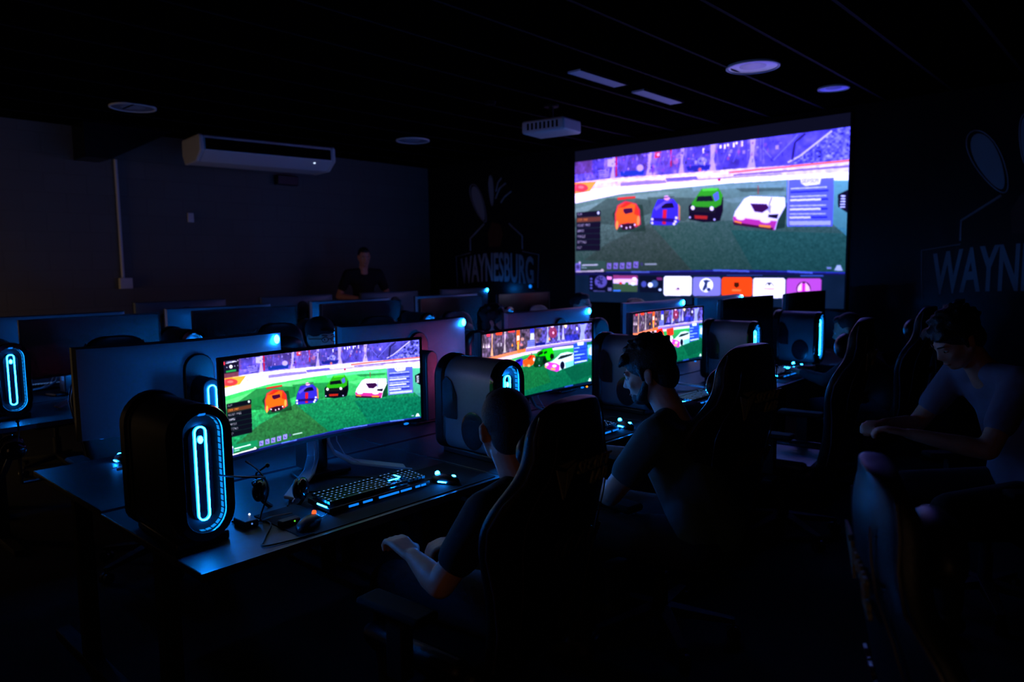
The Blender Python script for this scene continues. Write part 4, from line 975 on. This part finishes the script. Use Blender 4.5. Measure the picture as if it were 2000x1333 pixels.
# ------------------------------------------------------------------ chairs
def make_chair(lab, body='leather', group=None, emblem=True):
    """local: seat faces +Y, backrest at -Y side"""
    t = thing('gaming_chair', lab, 'chair', (0, 0, 0), 0, group)
    prof = [(.43, .19, 0), (.50, .235, 0), (.62, .235, .2), (.75, .255, .6), (.87, .285, 1), (.95, .295, 1), (1.02, .27, .7), (1.08, .215, .3), (1.14, .185, .3), (1.20, .18, .4), (1.255, .16, .3), (1.285, .11, .1), (1.29, .04, 0)]
    def yb(z_): return -.24-.20*(z_-.43)*.9-.04*math.sin((z_-.43)*3.)
    bm = nb(); N = 10; F, Bk = [], []
    for z_, w_, wing in prof:
        f, b = [], []
        for i in range(N+1):
            u = -1+2*i/N; x = u*w_; th = .055*(1-.55*abs(u)**4)*(1 if z_ < 1.25 else .6)
            y = yb(z_)+wing*.075*abs(u)**2.5
            f.append(bm.verts.new((x, y+th, z_))); b.append(bm.verts.new((x, y-th*.8, z_)))
        F.append(f); Bk.append(b)
    for A in (F, Bk):
        for r0, r1 in zip(A, A[1:]):
            for i in range(N): bm.faces.new((r0[i], r0[i+1], r1[i+1], r1[i]))
    for r in range(len(prof)-1):
        bm.faces.new((F[r][0], F[r+1][0], Bk[r+1][0], Bk[r][0])); bm.faces.new((F[r][N], F[r+1][N], Bk[r+1][N], Bk[r][N]))
    for i in range(N):
        bm.faces.new((F[0][i], F[0][i+1], Bk[0][i+1], Bk[0][i])); bm.faces.new((F[-1][i], F[-1][i+1], Bk[-1][i+1], Bk[-1][i]))
    back = link('backrest', bm, body, t, subsurf=2)
    # piping down both sides
    for s in (-1, 1):
        bm = nb(); tube(bm, [(s*(w_*.985), yb(z_)+wing*.075-.022*(1 if z_ < 1.25 else .6), z_) for z_, w_, wing in prof[1:-2]], .0045, seg=6); link('piping', bm, 'piping', back)
        bm = nb(); tube(bm, [(s*(w_*.70), yb(z_)+wing*.075*.41-.044, z_) for z_, w_, wing in prof[2:-3]], .0025, seg=6); link('seam', bm, 'piping', back)
    bm = nb(); ball(bm, (0, -.24-.20*.7*.9+.06, 1.13), (.13, .05, .07)); link('head_pillow', bm, body, t)
    bm = nb(); box(bm, (0, .02, .44), (.5, .5, .085)); link('seat', bm, body, t, bevel=.035)
    for s in (-1, 1):
        bm = nb(); box(bm, (s*.245, .03, .475), (.07, .44, .07)); link('seat_bolster', bm, body, t, bevel=.03)
        bm = nb(); box(bm, (s*.34, .0, .66), (.095, .27, .03)); a = link('armrest', bm, 'matte_black', t, bevel=.013)
        bm = nb(); box(bm, (s*.34, -.01, .55), (.05, .07, .21)); box(bm, (s*.27, -.01, .40), (.19, .06, .025)); link('arm_post', bm, 'desk_metal', a, bevel=.006)
    bm = nb(); cyl(bm, (0, 0, .1), (0, 0, .27), .03); cyl(bm, (0, 0, .27), (0, 0, .40), .019); link('gas_lift', bm, 'desk_metal', t)
    bm = nb()
    for k in range(5):
        a = 2*math.pi*k/5+.3; d = Vector((math.cos(a), math.sin(a), 0)); s_ = Vector((-math.sin(a), math.cos(a), 0))
        v = [bm.verts.new(p) for p in (s_*.035+Vector((0, 0, .09)), -s_*.035+Vector((0, 0, .09)), d*.31-s_*.018+Vector((0, 0, .07)), d*.31+s_*.018+Vector((0, 0, .07)),
                                       s_*.035+Vector((0, 0, .135)), -s_*.035+Vector((0, 0, .135)), d*.31-s_*.018+Vector((0, 0, .09)), d*.31+s_*.018+Vector((0, 0, .09)))]
        for f in ((0, 1, 2, 3), (7, 6, 5, 4), (0, 4, 5, 1), (1, 5, 6, 2), (2, 6, 7, 3), (3, 7, 4, 0)): bm.faces.new([v[i] for i in f])
    link('base', bm, 'desk_metal', t, bevel=.004)
    for k in range(5):
        a = 2*math.pi*k/5+.3; c = Vector((math.cos(a)*.305, math.sin(a)*.305, .031)); s_ = Vector((-math.sin(a), math.cos(a), 0))
        bm = nb(); cyl(bm, c-s_*.024, c-s_*.006, .03, seg=16); cyl(bm, c+s_*.006, c+s_*.024, .03, seg=16); cyl(bm, c+Vector((0, 0, .0)), c+Vector((0, 0, .045)), .008, seg=8); link('caster', bm, 'black_plastic', t)
    if emblem:
        # rear faces -Y ; text on the outside of the backrest, following its lean
        def onback(zt):
            sl = .18+.12*math.cos((zt-.43)*3.)
            ang = math.atan(sl)
            # text local x -> +x, y -> up the back, z -> outward (-Y)
            return Matrix.Translation((0, yb(zt)-.0475, zt)) @ Matrix.Rotation(ang, 4, 'X') @ Matrix.Rotation(R(90), 4, 'X')
        e = text_mesh('brand_lettering', 'SECRET', .052, 'embroidery', t, onback(1.06) @ Matrix.Translation((.06, .0, 0)), .0035, .0008, .25, 1.0)
        text_mesh('brand_lettering', 'LAB', .052, 'embroidery', t, onback(1.06) @ Matrix.Translation((.095, -.046, 0)), .0035, .0008, .25, 1.0)
        text_mesh('model_lettering', 'TITAN', .085, 'piping', t, onback(.80) @ Matrix.Translation((0.02, 0, .002)), .0035, 0, .25, 1.0)
        bm = nb()
        prism(bm, [(-.05, .0), (.0, -.018), (.0, -.10), (-.022, -.055)], -.003, .003, 'z'); prism(bm, [(.006, -.018), (.05, .0), (.03, -.045), (.006, -.095)], -.003, .003, 'z'); prism(bm, [(-.045, .012), (.045, .012), (.0, -.006)], -.003, .003, 'z')
        bmesh.ops.transform(bm, matrix=onback(1.09) @ Matrix.Translation((-.09, .02, 0)), verts=bm.verts)
        link('brand_emblem', bm, 'embroidery', t, smooth=False)
    return t
ch = make_chair('black gaming chair behind the cropped hair player, logo across its back', group='gaming chairs of the near row'); ch.scale = (.95, .95, .95); ch.location = (1.56, 1.60, 0); ch.rotation_euler = (0, 0, R(4))
for x, y, a, lab in ((2.66, 1.56, -6, 'gaming chair of the grey green shirt player'), (4.15, 1.62, 6, 'empty dark gaming chair at the third lit monitor'), (5.50, 1.60, 0, 'gaming chair of the player in black by the glowing bar tower'), (6.65, 1.65, 3, 'empty gaming chair at the last desk of the near row')):
    o = copy_tree(ch, (x, y, 0), R(a), lab, 'gaming chairs of the near row'); o.scale = (1, 1, 1)
chb = make_chair('bluish gaming chair with logo, turned away, in front of the grey shirt person', 'blue_leather', 'gaming chairs in the open floor')
HR = R(-66-90)
chb.location = (1.58, .025, 0); chb.rotation_euler = (0, 0, HR); chb.scale = (.95, .95, .95)
copy_tree(ch, (3.86, .56, 0), R(40), 'dark gaming chair holding the grey shirt person', 'gaming chairs in the open floor')
for i, (x, y, a) in enumerate(((1.52, 4.02, 180), (2.58, 4.09, 181), (3.34, 4.05, 175), (4.13, 4.0, 180), (5.2, 4.0, 184), (6.75, 3.95, 176))):
    copy_tree(ch, (x, y, 0), R(a), ['dark chair back humped behind the large pale monitor back', 'dark chair of the capped person in glasses', 'empty dark chair between the two middle row players', 'dark chair of the bearded pinkish lit player', 'dark chair of the player far down the aisle', 'dark chair whose top shows against the projection screen'][i], 'gaming chairs of the aisle between the rows')
for i, (x, y, a) in enumerate(((1.8, 6.62, 184), (2.9, 6.44, 178), (4.5, 6.44, 180))):
    copy_tree(ch, (x, y, 0), R(a), ['dark chair top against the block wall at the open end', 'dark chair behind the second middle row monitor', 'dark chair behind the bright monitor back'][i], 'gaming chairs behind the middle row')

# ------------------------------------------------------------------ people
def remesh(o, vox, it=6, f=.5):
    m_ = o.modifiers.new('r', 'REMESH'); m_.mode = 'VOXEL'; m_.voxel_size = vox; m_.use_smooth_shade = True
    if it: s = o.modifiers.new('sm', 'SMOOTH'); s.iterations = it; s.factor = f
    return o
def lerp(a, b, t): return Vector(tuple(a[i]+(b[i]-a[i])*t for i in range(3)))

def person(lab, loc, rz, J, shirt, skin='skin', hair='hair', head_rot=(0, 0, 0), hairstyle='crop', trousers='denim', sleeves='short', vox=.008, glasses=False, cap=False, beard=False):
    """J: joints in local coordinates (facing +Y): pelvis chest neck head shL shR elL elR wrL wrR hipL hipR knL knR anL anR, toes"""
    t = thing('person', lab, 'person', loc, rz)
    V = {k: Vector(v) for k, v in J.items()}
    hr = Euler([R(a) for a in head_rot]).to_matrix(); hc = V['head']
    H = lambda x, y, z_: hc+hr @ Vector((x, y, z_))
    bm = nb()
    # skin body, one continuous surface
    capsule(bm, V['pelvis'], .115, lerp(V['pelvis'], V['chest'], .5), .11); capsule(bm, lerp(V['pelvis'], V['chest'], .5), .11, V['chest'], .125)
    capsule(bm, V['chest'], .115, V['neck'], .06); capsule(bm, V['neck'], .058, H(0, -.015, -.06), .056)
    for s in 'LR':
        capsule(bm, lerp(V['chest'], V['sh'+s], .35), .09, V['sh'+s], .058)
        capsule(bm, V['sh'+s], .056, V['el'+s], .041); capsule(bm, V['el'+s], .041, lerp(V['el'+s], V['wr'+s], .3), .042); capsule(bm, lerp(V['el'+s], V['wr'+s], .3), .042, V['wr'+s], .025)
        capsule(bm, V['hip'+s], .088, V['kn'+s], .055); capsule(bm, V['kn'+s], .055, lerp(V['kn'+s], V['an'+s], .3), .056); capsule(bm, lerp(V['kn'+s], V['an'+s], .3), .056, V['an'+s], .036)
        # hand: palm, four curled fingers, thumb
        d = (V['wr'+s]-V['el'+s]).normalized(); side = d.cross(Vector((0, 0, 1))).normalized()
        if side.length < .1: side = Vector((1, 0, 0))
        nrm = side.cross(d).normalized()
        sg = 1 if s == 'R' else -1
        w = V['wr'+s]; pc_ = w+d*.05
        for q in (-.026, -.009, .009, .026): capsule(bm, w+d*.012+side*q*.6, .015, w+d*.085+side*q, .0125)
        for q, ln in ((-.029, .8), (-.010, .95), (.010, 1.), (.029, .88)):
            a0 = w+d*.088+side*q; a1 = a0+(d*.036-nrm*.012)*ln; a2 = a1+(d*.014-nrm*.026)*ln; a3 = a2+(-d*.008-nrm*.018)*ln
            capsule(bm, a0, .0105, a1, .0098); capsule(bm, a1, .0098, a2, .009); capsule(bm, a2, .009, a3, .008)
        th0 = w+d*.025-side*sg*.024; th1 = th0+d*.03-side*sg*.022-nrm*.012; th2 = th1+d*.028-side*sg*.002-nrm*.014
        capsule(bm, th0, .015, th1, .0115); capsule(bm, th1, .0115, th2, .0095)
        ft = V['an'+s]+Vector((0, .02, -.045)); 
    # head
    ball(bm, H(0, -.012, .035), (.074, .095, .088), hr); ball(bm, H(0, .03, -.025), (.062, .066, .082), hr); ball(bm, H(0, .048, -.088), (.04, .04, .028), hr)
    for s in (-1, 1):
        capsule(bm, H(s*.055, .0, -.04), .02, H(s*.03, .055, -.09), .018)
        ball(bm, H(s*.040, .066, -.03), (.02, .018, .02), hr, 2)
        ball(bm, H(s*.078, -.012, -.012), (.009, .018, .031), hr, 2); ball(bm, H(s*.083, -.022, .002), (.007, .014, .018), hr, 2)
        capsule(bm, H(s*.012, .089, .018), .0085, H(s*.044, .078, .018), .0085)
    capsule(bm, H(0, .088, .006), .008, H(0, .108, -.03), .011); ball(bm, H(0, .100, -.034), (.017, .011, .009), hr, 2)
    ball(bm, H(0, .086, -.062), (.026, .012, .007), hr, 2); ball(bm, H(0, .085, -.074), (.022, .012, .007), hr, 2); ball(bm, H(0, .078, -.098), (.018, .014, .012), hr, 2)
    body = remesh(link('body', bm, skin, t), vox*.75 if vox < .01 else vox, 4)
    for s in (-1, 1):
        bm = nb(); ball(bm, H(s*.031, .076, -.002), (.0115, .011, .0085), hr, 3); e = link('eye', bm, 'eye', t)
        bm = nb(); ball(bm, H(s*.031, .0865, -.002), (.005, .003, .005), hr, 2); link('iris', bm, 'gloss_black', e)
        bm = nb(); capsule(bm, H(s*.016, .096, .022), .0035, H(s*.045, .082, .025), .003); link('eyebrow', bm, hair, t)
    bm = nb(); ball(bm, H(0, .092, -.066), (.022, .008, .006), hr, 2); link('lips', bm, 'lips', t)
    # hair
    bm = nb(); rs = random.Random(len(lab))
    if hairstyle == 'crop':
        ball(bm, H(0, -.022, .042), (.0785, .094, .087), hr); ball(bm, H(0, -.055, -.02), (.060, .050, .06), hr)
        ball(bm, H(0, .045, .088), (.05, .032, .03), hr)
    else:
        ball(bm, H(0, -.022, .05), (.088, .105, .096), hr); ball(bm, H(0, -.06, -.02), (.066, .056, .07), hr)
        for k in range(46):
            a = rs.uniform(-math.pi, math.pi); e_ = rs.uniform(.05, 1.45)
            dx, dy, dz = math.cos(e_)*math.sin(a), math.cos(e_)*math.cos(a), math.sin(e_)
            if dy > .3 and dz < .45: continue
            p0 = H(dx*.078, -.02+dy*.095, .048+dz*.085); dr = (hr @ Vector((dx*.5+.15, dy+.35, dz*.7-.05))).normalized()
            capsule(bm, p0, .019, p0+dr*rs.uniform(.010, .020), .011)
        for k in range(9):
            x = -.06+.015*k; p0 = H(x, .062, .078); p1 = H(x*1.1+.006,   .088+rs.uniform(-.006, .008), .062+rs.uniform(-.012, .01)); capsule(bm, p0, .02, p1, .008)
        for s in (-1, 1): capsule(bm, H(s*.076, .008, .02), .014, H(s*.077, .01, -.02), .007)
    remesh(link('hair', bm, hair, t), .006, 2)
    if beard:
        bm = nb(); ball(bm, H(0, .05, -.086), (.047, .047, .034), hr)
        for s in (-1, 1): capsule(bm, H(s*.064, .0, -.03), .016, H(s*.045, .045, -.085), .02)
        remesh(link('beard', bm, hair, t), .006, 2)
    if glasses:
        bm = nb()
        for s in (-1, 1):
            tube(bm, [H(s*.033+.022*math.cos(a), .098, -.002+.017*math.sin(a)) for a in np.linspace(0, 2*math.pi, 17)[:-1]], .002, closed=True, seg=6)
            tube(bm, [H(s*.055, .096, .004), H(s*.079, .04, .004), H(s*.082, -.01, .0)], .002, seg=6)
        tube(bm, [H(-.011, .1, 0), H(0, .102, .003), H(.011, .1, 0)], .002, seg=6); link('glasses', bm, 'gloss_black', t)
    if cap:
        bm = nb(); ball(bm, H(0, -.01, .06), (.086, .104, .08), hr); remesh(link('cap', bm, 'black_cotton', t), .007, 2)
        bm = nb(); prism(bm, [(.075*math.sin(a), .085+.075*math.cos(a)) for a in np.linspace(-1.5, 1.5, 14)], .05, .058, 'z')
        bmesh.ops.transform(bm, matrix=Matrix.Translation(hc) @ hr.to_4x4(), verts=bm.verts); link('cap_peak', bm, 'black_cotton', t)
    # shirt
    bm = nb(); e = .016
    capsule(bm, V['pelvis']+Vector((0, 0, .03)), .13+e, lerp(V['pelvis'], V['chest'], .5), .12+e); capsule(bm, lerp(V['pelvis'], V['chest'], .5), .12+e, V['chest'], .13+e)
    ball(bm, lerp(V['chest'], V['neck'], .45), (.13, .10, .09))
    cr = (V['shR']-V['shL'])
    for s in 'LR':
        capsule(bm, lerp(V['chest'], V['sh'+s], .3), .115, V['sh'+s], .07); capsule(bm, lerp(V['neck'], V['sh'+s], .25)-Vector((0, 0, .012)), .05, V['sh'+s], .066)
        capsule(bm, lerp(V['pelvis'], V['hip'+s], 1)+Vector((0, 0, .05)), .10, lerp(V['pelvis'], V['chest'], .6), .11)
        end = .62 if sleeves == 'short' else .98
        capsule(bm, V['sh'+s], .07, lerp(V['sh'+s], V['el'+s], end), .062 if sleeves == 'short' else .05)
        if sleeves == 'long': capsule(bm, V['el'+s], .05, lerp(V['el'+s], V['wr'+s], .9), .035)
    remesh(link('shirt', bm, shirt, t), vox*1.2, 8)
    bm = nb()
    capsule(bm, V['pelvis']-Vector((0, 0, .01)), .13, V['pelvis']+Vector((0, 0, .03)), .13)
    for s in 'LR': capsule(bm, V['hip'+s], .104, V['kn'+s], .074); capsule(bm, V['kn'+s], .074, lerp(V['kn'+s], V['an'+s], .93), .054)
    remesh(link('trousers', bm, trousers, t), vox*1.3, 6)
    for s in 'LR':
        a_ = V['an'+s]; bm = nb(); fd = Vector((.12*(1 if s == 'R' else -1), 1, 0)).normalized()
        capsule(bm, (a_.x, a_.y-.03, .045), .042, Vector((a_.x, a_.y, .038))+fd*.14, .036); capsule(bm, (a_.x, a_.y, .06), .045, (a_.x, a_.y, .09), .046); 
        for v in bm.verts: v.co.z = max(.002, v.co.z)
        remesh(link('shoe', bm, 'shoe', t), .008, 3)
    return t

def seated(lean=0., hz=1.08, seat=.50, arms=None, headfwd=.06, yaw_knees=0.):
    py = -.12
    pel = (0, py, seat+.08); ch_ = (0, py+.05+lean*.6, hz-.325); nk = (0, ch_[1]+.015+lean*.32, hz-.145)
    hd = (0, nk[1]+headfwd, hz)
    J = dict(pelvis=pel, chest=ch_, neck=nk, head=hd, shL=(-.185, nk[1]-.02, nk[2]-.055), shR=(.185, nk[1]-.02, nk[2]-.055),
             hipL=(-.095, py+.02, seat+.05), hipR=(.095, py+.02, seat+.05), knL=(-.17, .36, seat+.045), knR=(.17, .36, seat+.045), anL=(-.18, .34, .09), anR=(.18, .34, .09))
    J['elL'] = (-.27, nk[1]+.06, nk[2]-.32); J['elR'] = (.27, nk[1]+.06, nk[2]-.32); J['wrL'] = (-.10, nk[1]+.27, nk[2]-.28); J['wrR'] = (.10, nk[1]+.27, nk[2]-.28)
    if arms: J.update(arms)
    return J
# cropped hair player at the nearest lit monitor
J = seated(.0, 1.075, .50, headfwd=.05)
J['head'] = (0, 0, 1.085); J['elL'] = (-.285, .02, .665); J['wrL'] = (-.25, .17, .705); J['elR'] = (.26, .04, .66); J['wrR'] = (.03, .20, .66)
person('person with cropped hair and black t-shirt seen from behind at the nearest lit monitor', (1.65, 1.53, 0), R(4), J, 'black_cotton', head_rot=(-4, 0, -36), vox=.008)
# bushy haired player in profile
J = seated(.10, 1.17, .50, headfwd=.09)
J['elL'] = (-.27, .16, .74); J['wrL'] = (-.16, .42, .80); J['elR'] = (.27, .16, .74); J['wrR'] = (.10, .40, .80)
person('person with bushy dark hair and grey green t-shirt in side view', (2.47, 1.375, 0), R(8), J, 'green_cotton', hair='dark_hair', hairstyle='bushy', head_rot=(-18, 0, 10), beard=True, skin='skin2')
# player in black by the glowing bar tower
J = seated(.16, 1.10, .50, headfwd=.1); J['elL'] = (-.26, .25, .76); J['wrL'] = (-.14, .47, .79); J['elR'] = (.26, .25, .76); J['wrR'] = (.14, .47, .79)
person('person in black with hands on the desk by the glowing bar tower', (5.50, 1.52, 0), R(2), J, 'black_cotton', hair='dark_hair', sleeves='long', head_rot=(-16, 0, 4), vox=.011)
# grey shirt person bending forward
J = seated(.28, 1.03, .50, headfwd=.17); 
J['chest'] = (0, -.02, .96); J['neck'] = (0, .14, 1.13); J['head'] = (0, .25, 1.25); J['shL'] = (-.19, .10, 1.09); J['shR'] = (.19, .10, 1.09)
J['elL'] = (-.25, .26, .82); J['elR'] = (.25, .26, .82); J['wrL'] = (-.1, .50, .86); J['wrR'] = (.1, .50, .86)
person('person in a loose grey t-shirt hunched over in a chair out on the open floor', (3.80, .50, 0), R(44), J, 'grey_cotton', hair='dark_hair', hairstyle='bushy', head_rot=(-35, 0, 0), vox=.01)
# players facing us across the backs
J = seated(.08, 1.15, .50)
person('person in black cap and glasses looking over the nearest lit monitor', (2.58, 4.05, 0), R(180), J, 'black_cotton', skin='skin2', hair='dark_hair', glasses=True, cap=True, vox=.01)
person('person with dark swept hair and pinkish lit face beside the second lit monitor', (4.13, 3.98, 0), R(190), seated(.06, 1.155, .50), 'black_cotton', skin='skin2', hair='dark_hair', hairstyle='bushy', beard=True, vox=.01, sleeves='long', head_rot=(0, 0, 20))
person('person with a faint purplish face far down the aisle near the projection screen', (5.24, 3.95, 0), R(180), seated(.04, 1.22, .50), 'black_cotton', skin='skin2', hair='dark_hair', vox=.012, sleeves='long')
# standing person by the block wall
J = dict(pelvis=(0, 0, .98), chest=(0, .03, 1.36), neck=(0, .07, 1.57), head=(0, .13, 1.73), shL=(-.20, .05, 1.51), shR=(.20, .05, 1.51), elL=(-.33, .02, 1.22), elR=(.33, .04, 1.22), wrL=(-.12, .22, 1.16), wrR=(.12, .24, 1.20),
         hipL=(-.10, 0, .94), hipR=(.10, 0, .94), knL=(-.12, .02, .5), knR=(.12, .02, .5), anL=(-.13, -.02, .09), anR=(.13, -.02, .09))
person('person in black standing against the block wall', (5.86, 7.98, 0), R(156), J, 'black_cotton', skin='skin', hair='dark_hair', vox=.011, head_rot=(-12, 0, 0))

# ------------------------------------------------------------------ lights and camera
def area(name, loc, target, size, power, col, spread=None):
    l = bpy.data.lights.new(name, 'AREA'); l.energy = power; l.color = col; l.shape = 'RECTANGLE'; l.size, l.size_y = size
    if spread: l.spread = spread
    o = bpy.data.objects.new(name, l); COL.objects.link(o); o.location = loc
    o.rotation_euler = (Vector(target)-Vector(loc)).to_track_quat('-Z', 'Y').to_euler(); return o
# warm light spilling from an open doorway in the wall behind and beside the camera
area('doorway_light', (-.5, 7.6, .9), (3.0, 8.3, 1.0), (1.0, 1.7), 8.0, (1., .62, .28))
area('corridor_light', (-2.3, -.4, 1.2), (1.5, 1.5, .9), (1.0, 2.0), 2.0, (1., .55, .28))

cam = bpy.data.cameras.new('camera'); co = bpy.data.objects.new('camera', cam); COL.objects.link(co); sc.camera = co
f = 1420.; pitch = math.atan(146.5/f); yaw = R(42.2); roll = R(.67)
cam.sensor_width = 36; cam.lens = f/2000*36; cam.clip_start = .05; cam.clip_end = 60
fw = Vector((math.cos(yaw)*math.cos(pitch), math.sin(yaw)*math.cos(pitch), -math.sin(pitch)))
r0 = Vector((math.sin(yaw), -math.cos(yaw), 0)); u0 = r0.cross(fw)
r_ = r0*math.cos(roll)-u0*math.sin(roll); u_ = u0*math.cos(roll)+r0*math.sin(roll)
mw = Matrix((r_, u_, -fw)).transposed().to_4x4(); mw.translation = (0, 0, 1.59); co.matrix_world = mw
cam.dof.use_dof = True; cam.dof.focus_distance = 2.7; cam.dof.aperture_fstop = 2.4

w = bpy.data.worlds.new('world'); sc.world = w; w.use_nodes = True
w.node_tree.nodes['Background'].inputs['Color'].default_value = (0, 0, 0, 1)
sc.view_settings.view_transform = 'Standard'; sc.view_settings.look = 'None'; sc.view_settings.gamma = 1; sc.view_settings.use_curve_mapping = False
sc.view_settings.exposure = 0
sc.cycles.max_bounces = 4; sc.cycles.diffuse_bounces = 3; sc.cycles.glossy_bounces = 3; sc.cycles.use_denoising = True; sc.cycles.use_adaptive_sampling = True; sc.cycles.adaptive_threshold = .02; sc.cycles.adaptive_min_samples = 16
bpy.context.view_layer.update()
